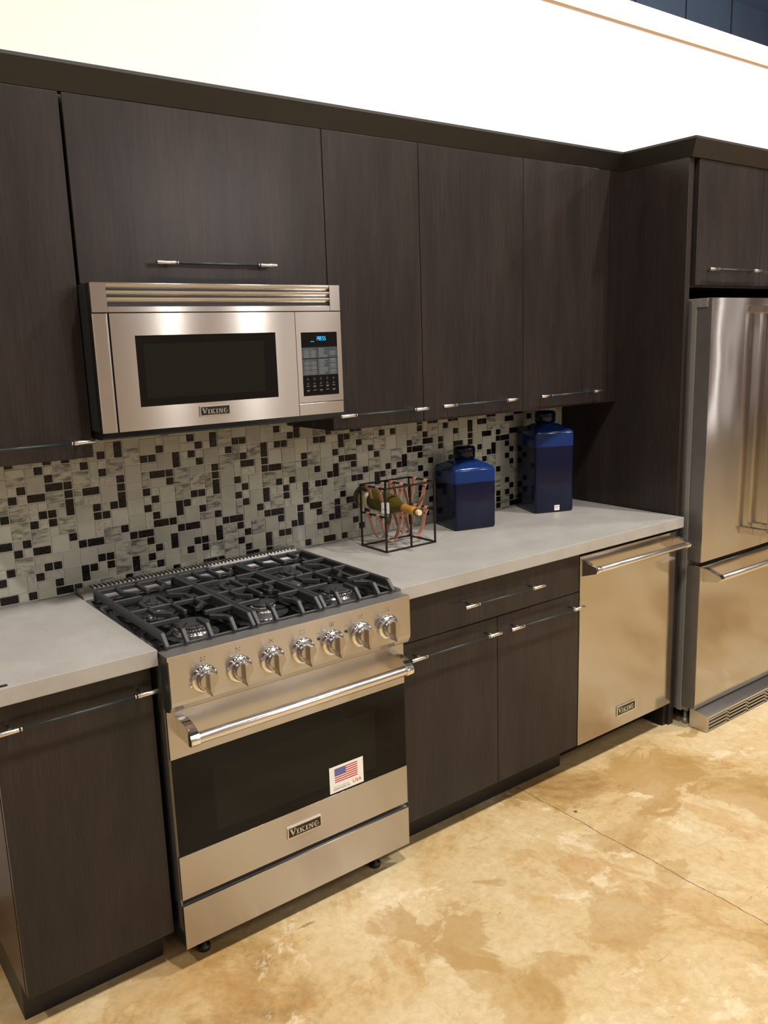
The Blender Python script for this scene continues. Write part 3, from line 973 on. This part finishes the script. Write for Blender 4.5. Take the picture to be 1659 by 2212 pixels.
    # burners
    for i, (bx, by, s) in enumerate(burners):
        if i == 3: continue
        b_ = MB().mat('burner_base')
        n = 48
        prof = [(0.050 * s, 0.882), (0.050 * s, 0.892), (0.046 * s, 0.8945), (0.044 * s, 0.905), (0.047 * s, 0.908), (0.040 * s, 0.9085)]
        b_.lathe(prof, (bx, by, 0), 'z', n)
        for q in range(36):
            a = 2 * math.pi * q / 36
            b_.tube([(bx + 0.0445 * s * math.cos(a), by + 0.0445 * s * math.sin(a), 0.894), (bx + 0.0455 * s * math.cos(a), by + 0.0455 * s * math.sin(a), 0.9075)], 0.0016, 6)
        base = b_.build('burner', r)
        MB().mat('burner_cap').lathe([(0.047 * s, 0.9085), (0.0485 * s, 0.911), (0.047 * s, 0.9145), (0.040 * s, 0.9165), (0.001, 0.9175)], (bx, by, 0), 'z', n).build('burner_cap', base)
    # grates
    Zg = 0.934
    def grate(xc, hw, fingers):
        g = MB().mat('cast_iron')
        k = hw / 0.125
        W, Hh = 0.0112, 0.013
        def bar(pts, w=W):
            g.tube([(xc + u * k, yy, z) for u, yy, z in pts], 0, sq=(w, Hh))
        for s in (-1, 1):
            u = s * 0.119
            bar([(u, -0.128, 0.907), (u, -0.134, Zg), (u, -0.625, Zg), (u, -0.652, 0.906)], 0.011)
            bar([(u, -0.140, Zg - 0.012), (u, -0.622, Zg - 0.012)], 0.008)
        for yy in (-0.1395, -0.405):
            bar([(-0.119, yy, Zg), (0.119, yy, Zg)])
        for yy in (-0.278, -0.535):
            bar([(-0.119, yy, Zg), (-0.036, yy, Zg)])
            bar([(0.036, yy, Zg), (0.119, yy, Zg)])
        bar([(0.0, -0.125, Zg), (0.0, -0.232, Zg)])
        bar([(0.0, -0.305, Zg), (0.0, -0.495, Zg)])
        bar([(-0.062, -0.1395, Zg), (-0.064, -0.205, Zg), (-0.032, -0.238, Zg)])
        bar([(0.062, -0.1395, Zg), (0.064, -0.205, Zg), (0.032, -0.238, Zg)])
        for s in (-1, 1):
            bar([(s * 0.030, -0.312, Zg), (s * 0.066, -0.345, Zg), (s * 0.068, -0.455, Zg), (s * 0.034, -0.492, Zg)])
        for u0, u1 in fingers:
            bar([(u0, -0.652, 0.906), (u0, -0.628, Zg), (u0 * 0.98, -0.605, Zg), (u1, -0.572, Zg)], 0.0105)
        # front foot rail
        g.tube([(xc - hw * 0.97, -0.640, 0.9035), (xc + hw * 0.97, -0.640, 0.9035)], 0, sq=(0.006, 0.006))
        g.tube([(xc - hw * 0.97, -0.131, 0.9035), (xc + hw * 0.97, -0.131, 0.9035)], 0, sq=(0.006, 0.006))
        g.build('grate', r, 0.0015, 1)
    grate(0.1450, 0.1270, [(-0.066, -0.034), (0.0, 0.0), (0.066, 0.034)])
    grate(0.3785, 0.1030, [(-0.050, -0.030), (0.050, 0.030)])
    grate(0.6120, 0.1270, [(-0.066, -0.034), (0.0, 0.0), (0.066, 0.034)])
gas_range()

# ------------------------------------------------------------------ microwave
def microwave():
    r = empty('microwave_oven', (0.378, -0.2, 1.40), 'stainless over-the-range microwave with dark window mounted below the short cabinet', 'microwave')
    yf = -0.4025
    B('casing', 'mw_case', 0.0075, 0.757, -0.372, -0.009, 1.4241, 1.8029, r, 0.002)
    tray = MB().mat('black_plastic')
    tray.prism([(-0.396, 1.4235), (-0.380, 1.409), (-0.350, 1.402), (-0.06, 1.402), (-0.03, 1.4235)], 'x', 0.012, 0.748)
    tray.build('underside_tray', r)
    B('front_frame', 'black_plastic', 0.0022, 0.7530, -0.395, -0.371, 1.4255, 1.8020, r)
    lo = MB().mat('black_plastic')
    for i in range(24):
        z = 1.440 + i * 0.0118
        lo.box(0.0008, 0.0032, -0.392, -0.374, z, z + 0.005)
    lo.build('side_louvre', r)
    v = MB().mat('steel')
    v.box(0.002, 0.0428, yf - 0.001, -0.390, 1.7290, 1.8029).box(0.7170, 0.7533, yf - 0.001, -0.390, 1.7290, 1.8029)
    v.box(0.0428, 0.7170, yf, -0.390, 1.7290, 1.7435)
    v.box(0.0428, 0.7170, yf, -0.390, 1.8000, 1.8029)
    # three louvre blades, convex, leaning back at their lower edge
    for z1 in (1.8000, 1.7830, 1.7660):
        z0 = z1 - 0.0155
        pts = [(yf, z1), (yf + 0.0012, z1 - 0.004), (yf + 0.0050, z1 - 0.009), (yf + 0.0105, z0), (yf + 0.0125, z0), (yf + 0.0125, z1)]
        v.prism(pts, 'x', 0.0428, 0.7170)
    v.build('vent_grille', r, 0.0006, 1)
    pl = MB().mat('steel')
    pts = [(0.0035, -0.390), (0.0022, yf + 0.004), (0.0045, yf), (0.0365, yf), (0.0405, yf + 0.0015), (0.0405, -0.390)]
    pl.prism(pts, 'z', 1.4241, 1.7255)
    pl.build('side_pillar', r)
    d = MB().mat('steel')
    x0, x1, z0, z1 = 0.0450, 0.5922, 1.4241, 1.7262
    wx0, wx1, wz0, wz1 = 0.1075, 0.5245, 1.4850, 1.6695
    d.box(x0, x1, yf, yf + 0.012, wz1, z1).box(x0, x1, yf, yf + 0.012, z0, wz0)
    d.box(x0, wx0, yf, yf + 0.012, wz0, wz1).box(wx1, x1, yf, yf + 0.012, wz0, wz1)
    door = d.build('door', r, 0.0)
    B('window', 'black_glass', wx0, wx1, yf + 0.0012, yf + 0.008, wz0, wz1, door)
    B('window_screen', 'window_mesh', wx0 + 0.02, wx1 - 0.04, yf + 0.0006, yf + 0.0012, wz0 + 0.02, wz1 - 0.022, door)
    badge(door, 0.2725, 0.3638, 1.4475, 1.4750, yf)
    c = MB().mat('steel')
    cx0, cx1, cz0, cz1 = 0.5940, 0.7533, 1.4615, 1.7262
    kx0, kx1, kz0, kz1 = 0.6102, 0.7375, 1.4808, 1.6672
    c.box(cx0, cx1, yf, yf + 0.012, kz1, cz1).box(cx0, cx1, yf, yf + 0.012, cz0, kz0)
    c.box(cx0, kx0, yf, yf + 0.012, kz0, kz1).box(kx1, cx1, yf, yf + 0.012, kz0, kz1)
    cpan = c.build('control_panel', r, 0.0)
    k = MB().mat('black_glass').box(kx0, kx1, yf + 0.0012, yf + 0.008, kz0, kz1)
    W, H = kx1 - kx0, kz1 - kz0
    yk = yf + 0.0012
    def kb(m_, a, b_, c_, d_, lift=0.0002):
        k.mat(m_).box(kx0 + a * W, kx0 + b_ * W, yk - lift - 0.0001, yk, kz1 - d_ * H, kz1 - c_ * H)
    def frame(a, b_, c_, d_):
        t = 0.012; tz = 0.007
        kb('key_print', a, b_, c_, c_ + tz, 0.0004); kb('key_print', a, b_, d_ - tz, d_, 0.0004)
        kb('key_print', a, a + t, c_, d_, 0.0004); kb('key_print', b_ - t, b_, c_, d_, 0.0004)
    kb('keypad_grey', 0.0, 0.42, 0.235, 0.405); kb('keypad_grey', 0.43, 1.0, 0.235, 0.405)
    kb('keypad_grey', 0.0, 0.42, 0.415, 0.675); kb('keypad_grey', 0.43, 1.0, 0.415, 0.675)
    def txt(s, a, c_, h, w=None, m_='key_print'):
        k.mat(m_)
        text_into(k, s, kx0 + a * W, kz1 - c_ * H, h, yk, 0.0006, w)
    txt('MICROWAVE', 0.21, 0.262, 0.0024, 0.026)
    txt('CONVECTION', 0.21, 0.438, 0.0024, 0.028)
    for row, (c_, d_) in enumerate(((0.285, 0.335), (0.345, 0.395), (0.46, 0.51), (0.53, 0.58), (0.60, 0.66))):
        for a, b_ in ((0.06, 0.215), (0.245, 0.40)):
            frame(a, b_, c_, d_)
            kb('key_print', a + 0.035, b_ - 0.035, (c_ + d_) / 2 - 0.005, (c_ + d_) / 2 + 0.006, 0.0004)
    rr = random.Random(4)
    for z in [0.255 + 0.0185 * q for q in range(8)] + [0.43 + 0.0185 * q for q in range(13)]:
        kb('key_print', 0.47, 0.47 + 0.12 + rr.random() * 0.15, z, z + 0.007, 0.0004)
    for c_, d_ in ((0.30, 0.365), (0.415, 0.48), (0.505, 0.57), (0.595, 0.66)):
        frame(0.78, 0.94, c_, d_)
        kb('key_print', 0.81, 0.91, c_ + 0.018, c_ + 0.028, 0.0004); kb('key_print', 0.83, 0.89, c_ + 0.038, c_ + 0.047, 0.0004)
    for row in range(2):
        for q in range(5):
            n_ = (row * 5 + q + 1) % 10
            txt(str(n_), 0.14 + q * 0.18, 0.715 + row * 0.072, 0.0034)
            kb('key_print', 0.11 + q * 0.18, 0.17 + q * 0.18, 0.735 + row * 0.072, 0.741 + row * 0.072, 0.0004)
    for row in range(2):
        for q in range(5):
            z = 0.842 + row * 0.065
            kb('key_print', 0.10 + q * 0.18, 0.185 + q * 0.18, z, z + 0.008, 0.0004)
            if (row + q) % 2: kb('key_print', 0.115 + q * 0.18, 0.17 + q * 0.18, z + 0.016, z + 0.023, 0.0004)
    k.build('keypad', cpan)
    s = MB().mat('display_blue')
    # seven-segment style word on the display
    SEG = {'P': 'afbge', 'R': 'afbgeR', 'E': 'afged', 'S': 'afgcd'}
    ch, cw, t = 0.0115, 0.0052, 0.0011
    cx = 0.6665
    zb_ = 1.6430
    for L in 'PRESS':
        for q in SEG[L]:
            bx = {'a': (0, cw, ch - t, ch), 'd': (0, cw, 0, t), 'g': (0, cw, ch / 2 - t / 2, ch / 2 + t / 2), 'f': (0, t, ch / 2, ch), 'e': (0, t, 0, ch / 2),
                  'b': (cw - t, cw, ch / 2, ch), 'c': (cw - t, cw, 0, ch / 2)}.get(q)
            if bx:
                s.box(cx + bx[0], cx + bx[1], yk - 0.0006, yk, zb_ + bx[2], zb_ + bx[3])
            else:
                s.prism([(cx + 0.001, zb_ + ch / 2), (cx + 0.0025, zb_ + ch / 2), (cx + cw, zb_), (cx + cw - 0.0014, zb_)], 'y', yk - 0.0006, yk)
        cx += cw + 0.0012
    s.box(0.6440, 0.6500, yk - 0.0006, yk, 1.6395, 1.6410).box(0.6512, 0.6560, yk - 0.0006, yk, 1.6395, 1.6410)
    s.build('display', cpan)
    MB().mat('steel').box(cx0, cx1, yf, yf + 0.012, 1.4241, 1.4592).build('lower_trim', r, 0.0008)
microwave()

# ------------------------------------------------------------------ dishwasher
def dishwasher():
    r = empty('dishwasher', (1.887, -0.3, 0), 'stainless steel dishwasher with towel bar handle under the right end of the worktop', 'dishwasher')
    x0, x1, yf = 1.5980, 2.1788, -0.6346
    B('tub', 'black_plastic', x0 + 0.004, x1 - 0.004, -0.595, -0.03, 0.125, 0.8645, r)
    B('recessed_base', 'toe_kick', x0 + 0.004, x1 - 0.004, -0.500, -0.05, 0.0, 0.125, r)
    door = MB().mat('steel_sheet').box(x0, x1, yf, yf + 0.035, 0.1150, 0.8521).build('door', r, 0.002)
    h = MB().mat('steel_bar')
    hz, hy, hr = 0.8090, -0.694, 0.0115
    h.lathe([(hr, 0), (hr, 0.532)], (1.629, hy, hz), 'x', 26)
    h.mat('chrome')
    for a in (1.612, 2.153):
        h.lathe([(hr + 0.001, 0), (hr + 0.002, 0.001), (hr + 0.002, 0.021), (hr + 0.001, 0.022)], (a, hy, hz), 'x', 26)
    for a in (1.604, 2.153):
        pts = [(yf, 0.8365), (yf - 0.015, 0.8350), (hy + 0.004, hz + hr + 0.002), (hy - 0.007, hz + 0.011), (hy - hr - 0.001, hz), (hy - 0.009, hz - 0.010), (hy, hz - hr - 0.002), (yf, 0.7760)]
        h.prism(pts, 'x', a, a + (0.014 if a < 2 else 0.022))
    h.build('door_handle', door, 0.001)
    badge(door, 1.8235, 1.9390, 0.1640, 0.2055, yf)
dishwasher()

# ------------------------------------------------------------------ refrigerator
def fridge():
    r = empty('refrigerator', (2.70, -0.33, 0), 'stainless french door refrigerator with bottom freezer drawer right of the tall panel', 'refrigerator')
    x0, x1, yf, yb = 2.2458, 3.146, -0.7063, -0.6465
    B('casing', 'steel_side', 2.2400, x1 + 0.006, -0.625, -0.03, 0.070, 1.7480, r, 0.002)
    B('case_trim', 'bracket_grey', 2.2402, 2.2600, -0.6445, -0.6255, 0.068, 1.7400, r, 0.001)
    B('door_gasket', 'bracket_grey', 2.2495, x1 - 0.01, -0.6455, -0.6255, 0.095, 1.735, r)
    hc = MB().mat('bracket_grey').box(2.2405, 2.300, -0.690, -0.600, 1.7485, 1.7545).box(2.2405, 2.2452, -0.690, -0.600, 1.722, 1.7485)
    hc.box(2.2390, 2.2455, -0.662, -0.640, 1.722, 1.7500)
    hc.build('hinge_cover', r, 0.001)
    xm = 2.6882
    def door(a, c, z0, z1, n='door'):
        m_ = MB().mat('steel_sheet').box(a, c, yf, yb, z0, z1)
        if a == x0:
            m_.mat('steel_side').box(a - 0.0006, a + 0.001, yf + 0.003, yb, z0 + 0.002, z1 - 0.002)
        return m_.build(n, r, 0.003)
    d1 = door(x0, xm - 0.0015, 0.7213, 1.7559)
    d2 = door(xm + 0.0015, x1, 0.7213, 1.7559)
    dw = door(x0, x1, 0.0895, 0.7047, 'freezer_drawer')
    def vbar(dr, xh):
        h = MB().mat('steel_bar')
        hy, hr = -0.776, 0.0135
        h.lathe([(hr, 0), (hr, 0.94)], (xh, hy, 0.780), 'z', 26)
        h.mat('chrome')
        for zc in (0.788, 1.7120):
            h.box(xh - 0.0125, xh + 0.0125, hy - 0.002, yf, zc - 0.0145, zc + 0.0145)
            h.lathe([(hr + 0.0015, -0.0155), (hr + 0.0015, 0.0155)], (xh, hy, zc), 'z', 26)
        h.build('door_handle', dr, 0.001)
    vbar(d1, 2.6360); vbar(d2, 2.7400)
    h = MB().mat('steel_bar')
    hz, hy, hr = 0.6630, -0.772, 0.0125
    h.lathe([(hr, 0), (hr, 0.80)], (2.296, hy, hz), 'x', 26)
    h.mat('chrome')
    for a in (2.2700, 3.092):
        pts = [(yf, 0.6945), (yf - 0.012, 0.6935), (hy + 0.004, hz + hr + 0.001), (hy - 0.006, hz + 0.010), (hy - hr - 0.001, hz), (hy - 0.008, hz - 0.009), (hy, hz - hr - 0.002), (yf, 0.6370)]
        h.prism(pts, 'x', a, a + 0.026)
    h.build('drawer_handle', dw, 0.001)
    # louvred toe grille
    g = MB().mat('steel_side')
    gx0, gx1 = 2.2620, 3.14
    prof = [(-0.6755, 0.002), (-0.7573, 0.002), (-0.7573, 0.0665), (-0.745, 0.0735), (-0.6755, 0.0850)]
    g.mat('steel_top').prism([(-0.6755, 0.004), (-0.750, 0.004), (-0.750, 0.0600), (-0.7573, 0.0600), (-0.7573, 0.0680), (-0.745, 0.0735), (-0.6755, 0.0850)], 'x', gx0, gx1)
    g.mat('steel_top').prism([(-0.6755, 0.002), (-0.7573, 0.002), (-0.7573, 0.0680), (-0.745, 0.0735), (-0.6755, 0.0850)], 'x', gx0 - 0.0012, gx0)
    g.mat('dark_gap').box(gx0 + 0.006, gx1, -0.7512, -0.7500, 0.006, 0.060)
    g.mat('steel')
    xs = gx0
    while xs < gx1:
        g.box(xs, xs + 0.012, -0.7573, -0.7505, 0.003, 0.061)
        xs += 0.150
    for k in range(4):
        z = 0.004 + k * 0.0150
        g.prism([(-0.7573, z), (-0.7573, z + 0.0065), (-0.7515, z + 0.0105), (-0.7515, z + 0.004)], 'x', gx0 + 0.010, gx1)
    g.build('toe_grille', r)
    for fx in (2.285, 3.10):
        MB().mat('bracket_grey').lathe([(0.016, 0), (0.016, 0.02), (0.009, 0.022), (0.009, 0.075)], (fx, -0.640, 0), 'z', 16).build('foot', r)
        B('foot_bracket', 'bracket_grey', fx - 0.03, fx + 0.02, -0.668, -0.626, 0.068, 0.088, r)
fridge()

# ------------------------------------------------------------------ ceramic jars
def rsq(h, rad, n=8):
    out = []
    for q, (sx, sy) in enumerate(((1, 1), (-1, 1), (-1, -1), (1, -1))):
        for k in range(n + 1):
            a = R(q * 90 + 90 * k / n)
            out.append((sx * (h - rad) + rad * math.cos(a), sy * (h - rad) + rad * math.sin(a)))
    return out
def jar(loc, rz, hs, ztop_extra, gl, label, price=False):
    r = empty('ceramic_jar', loc, label, 'jar', 'square blue ceramic jars', rz)
    mb = MB().mat(gl)
    rows = [(0.082, 0.012, 0.0), (0.0875, 0.012, 0.003), (0.0890, 0.011, 0.010), (0.0890, 0.011, hs - 0.014), (0.0880, 0.014, hs - 0.006), (0.0850, 0.018, hs - 0.001),
            (0.0790, 0.022, hs + 0.0035), (0.0660, 0.030, hs + 0.012), (0.0500, 0.036, hs + 0.021), (0.0400, 0.0395, hs + 0.025), (0.0360, 0.0355, hs + 0.027), (0.0360, 0.0355, hs + 0.032)]
    vs = []; n_ = None
    for h, rad, z in rows:
        L = rsq(h, rad); n_ = len(L)
        vs += [(x, y, z) for x, y in L]
    fs_ = [(i * n_ + q, i * n_ + (q + 1) % n_, (i + 1) * n_ + (q + 1) % n_, (i + 1) * n_ + q) for i in range(len(rows) - 1) for q in range(n_)]
    fs_.append(tuple(range(n_))[::-1]); fs_.append(tuple((len(rows) - 1) * n_ + q for q in range(n_)))
    mb.add(vs, fs_, True)
    mb.build('jar_body', r, local=True)
    zl = hs + 0.0285
    MB().mat('glaze_navy').lathe([(0.0400, zl), (0.0425, zl + 0.003), (0.0430, zl + 0.034), (0.0420, zl + 0.041), (0.0370, zl + 0.046), (0.024, zl + 0.0485), (0.001, zl + 0.049)], (0, 0, 0), 'z', 40).build('lid', r, local=True)
    if price:
        t = MB().mat('white_label').box(0.0, 0.0235, -0.0897, -0.0891, 0.008, 0.030)
        t.mat('label_ink').box(0.003, 0.020, -0.0899, -0.0897, 0.0225, 0.0240)
        t.mat('grey_ink').box(0.005, 0.018, -0.0899, -0.0897, 0.0175, 0.0185).box(0.005, 0.018, -0.0899, -0.0897, 0.0145, 0.0155)
        t.build('price_sticker', r, local=True)
    return r
jar((1.4914, -0.1390, ZT + 0.0005), R(-14.5), 0.240, 0, 'glaze_small', 'shorter square cobalt blue ceramic jar with lid beside the bottle rack')
jar((1.9480, -0.1420, ZT + 0.0005), R(-20.8), 0.342, 0, 'glaze_tall', 'tall square cobalt blue ceramic jar with white price sticker near the side panel', True)

# ------------------------------------------------------------------ bottle rack and bottle
RX0, RXM, RX1, RY0, RY1, RZ1, RZM = 0.992, 1.1035, 1.214, -0.281, -0.136, 1.1345, 1.0345
def rack():
    r = empty('bottle_rack', (1.103, -0.21, ZT), 'small black wire bottle rack with tan leather slings on the worktop', 'rack')
    f = MB().mat('black_wire')
    w = 0.0058
    def bar(a, b_): f.tube([a, b_], 0, sq=(w, w))
    z0 = ZT + w / 2
    for x in (RX0, RX1):
        for y in (RY0, RY1): bar((x, y, ZT), (x, y, RZ1 + w / 2))
    for y in (RY0, RY1): bar((RXM, y, ZT), (RXM, y, RZ1))
    for z in (z0, RZ1):
        for y in (RY0, RY1): bar((RX0, y, z), (RX1, y, z))
        for x in (RX0, RX1): bar((x, RY0, z), (x, RY1, z))
    bar((RXM, RY0, RZ1), (RXM, RY1, RZ1))
    for x in (RX0, RXM, RX1): bar((x, RY0, RZM), (x, RY1, RZM))
    f.build('wire_frame', r)
    def sling(xa, xb, y, zt, sag, wd=0.0175):
        a, b_ = xa + 0.003, xb - 0.003
        pts = [(a + 0.006, zt - 0.018), (a + 0.005, zt + 0.003), (a - 0.002, zt + 0.0052), (a - 0.0065, zt + 0.001), (a + 0.003, zt - 0.012)]
        n = 18
        xm, hwid = (a + b_) / 2, (b_ - a) / 2
        loop = []
        for k in range(n + 1):
            t = -1 + 2 * k / n
            z = zt - sag * (1 - abs(t) ** 2.6)
            loop.append((xm + hwid * t * 0.94, z))
        top_r = [(b_ + 0.002, zt + 0.0052), (b_ + 0.0065, zt + 0.001), (b_ - 0.005, zt - 0.018)]
        path = [(a + 0.009, zt - 0.020), (a + 0.0065, zt - 0.002), (a - 0.001, zt + 0.0048), (a - 0.0068, zt), (a - 0.003, zt - 0.006)] + loop[1:-1] + [(b_ + 0.003, zt - 0.006), (b_ + 0.0068, zt), (b_ + 0.001, zt + 0.0048), (b_ - 0.0065, zt - 0.002), (b_ - 0.009, zt - 0.020)]
        s = MB().mat('leather')
        th = 0.0010
        P = [Vector((p[0], 0, p[1])) for p in path]
        vs = []
        for i, p in enumerate(P):
            t = (P[min(i + 1, len(P) - 1)] - P[max(i - 1, 0)]).normalized()
            nrm = Vector((-t.z, 0, t.x)) * th
            for yy, sg in ((y - wd / 2, 1), (y + wd / 2, 1), (y + wd / 2, -1), (y - wd / 2, -1)):
                q = p + nrm * sg
                vs.append((q.x, yy, q.z))
        fs_ = []
        for i in range(len(P) - 1):
            for q in range(4):
                fs_.append((i * 4 + q, (i + 1) * 4 + q, (i + 1) * 4 + (q + 1) % 4, i * 4 + (q + 1) % 4))
        fs_.append((0, 1, 2, 3)); e = (len(P) - 1) * 4; fs_.append((e + 3, e + 2, e + 1, e))
        s.add(vs, fs_, False)
        s.mat('black_wire')
        for xr in (a + 0.0085, b_ - 0.0085):
            s.lathe([(0.0018, 0), (0.0018, 0.006)], (xr - 0.003, y, zt - 0.019), 'x', 10)
        s.build('leather_sling', r)
    for y in (-0.176, -0.238):
        sling(RX0, RXM, y, RZ1, 0.100)
        sling(RXM, RX1, y, RZ1, 0.100)
        sling(RX0, RXM, y, RZM, 0.098)
        sling(RXM, RX1, y, RZM, 0.098)
rack()
def bottle():
    A = Vector((1.041, -0.066, 1.0795)); E = Vector((1.050, -0.399, 1.0600))
    r = empty('wine_bottle', (1.045, -0.2, 1.04), 'green glass wine bottle lying in the leather slings of the rack', 'bottle')
    ax = (E - A).normalized()
    L = (E - A).length
    q = ax.to_track_quat('Z', 'Y').to_matrix().to_4x4()
    M = Matrix.Translation(A) @ q
    def part(prof, m_, n, parent, nn=40):
        b_ = MB().mat(m_).lathe(prof, (0, 0, 0), 'z', nn)
        b_.v = [tuple(M @ Vector(v)) for v in b_.v]
        return b_.build(n, parent)
    part([(0.001, 0.010), (0.025, 0.003), (0.034, 0.0), (0.0368, 0.004), (0.0375, 0.015), (0.0375, 0.165), (0.0365, 0.180), (0.030, 0.200), (0.021, 0.222), (0.0155, 0.240), (0.0142, 0.260), (0.0140, L - 0.018), (0.0125, L - 0.014)], 'bottle_glass', 'bottle_glass', r)
    part([(0.0144, 0.244), (0.0150, 0.246), (0.0148, 0.290), (0.0153, 0.292), (0.0153, L - 0.022), (0.0135, L - 0.021)], 'capsule', 'foil_capsule', r)
    part([(0.0098, L - 0.0215), (0.0098, L - 0.003), (0.0090, L)], 'cork', 'cork', r, 24)
    # curved paper labels wrapped on the body
    def wrap(a0, a1, z0, z1, m_, n, ink=None):
        b_ = MB().mat(m_)
        k = 12; rr = 0.0379
        vs = []
        for i in range(k + 1):
            a = R(a0 + (a1 - a0) * i / k)
            for z in (z0, z1):
                for ro in (rr, rr + 0.0003):
                    vs.append((ro * math.cos(a), ro * math.sin(a), z))
        fs_ = []
        for i in range(k):
            o, p = i * 4, (i + 1) * 4
            fs_ += [(o + 1, o + 3, p + 3, p + 1), (o, p, p + 2, o + 2), (o, o + 1, p + 1, p), (o + 2, p + 2, p + 3, o + 3)]
        b_.add(vs, fs_, True)
        b_.v = [tuple(M @ Vector(v)) for v in b_.v]
        b_.build(n, r)
    return M, wrap
BM, bwrap = bottle()

# labels on the bottle: find the angle that faces up-left of the bottle axis
up = (BM.to_3x3().inverted() @ Vector((-0.55, -0.35, 0.75)))
ang = math.degrees(math.atan2(up.y, up.x))
bwrap(ang + 5, ang + 150, 0.035, 0.085, 'paper_label', 'paper_label')
side = (BM.to_3x3().inverted() @ Vector((-0.9, -0.2, -0.15)))
ang2 = math.degrees(math.atan2(side.y, side.x))

pt = MB().mat('white_label')
def price_tag():
    # white swing tag stuck on the side of the bottle that faces the camera
    c = Vector((1.0060, -0.2620, 1.0640))
    n = Vector((-0.80, -0.60, 0.05)).normalized()
    s = Vector((n.y * -1, n.x, 0)).normalized() * -1
    u = Vector((0, 0, 1))
    w, h = 0.0290, 0.0390
    def quad(mb, dx0, dx1, dz0, dz1, off, th=0.0004):
        lo = [c + s * a + u * b_ + n * off for a, b_ in ((dx0, dz0), (dx0, dz1), (dx1, dz1), (dx1, dz0))]
        hi = [p + n * th for p in lo]
        mb.hexa([tuple(p) for p in lo], [tuple(p) for p in hi])
    quad(pt, -w / 2, w / 2, -h / 2, h / 2, 0)
    pt.mat('label_ink')
    quad(pt, -0.007, 0.011, -0.006, -0.004, 0.0004, 0.0002)
    o = pt.build('price_tag')
    o.parent = bpy.data.objects['wine_bottle']
    o.matrix_parent_inverse = WM['wine_bottle'].inverted()
price_tag()

ms = MB().mat('badge_black').box(-0.430 + 0.035, -0.3480, -0.6425, -0.6310, ZT, ZT + 0.0012)
ms.mat('nickel').box(-0.3475, -0.3455, -0.6385, -0.6345, ZT, ZT + 0.0008)
o = ms.build('metal_strip')
tag(o, 'thin dark strip lying on the left worktop close to its front edge', 'strip')
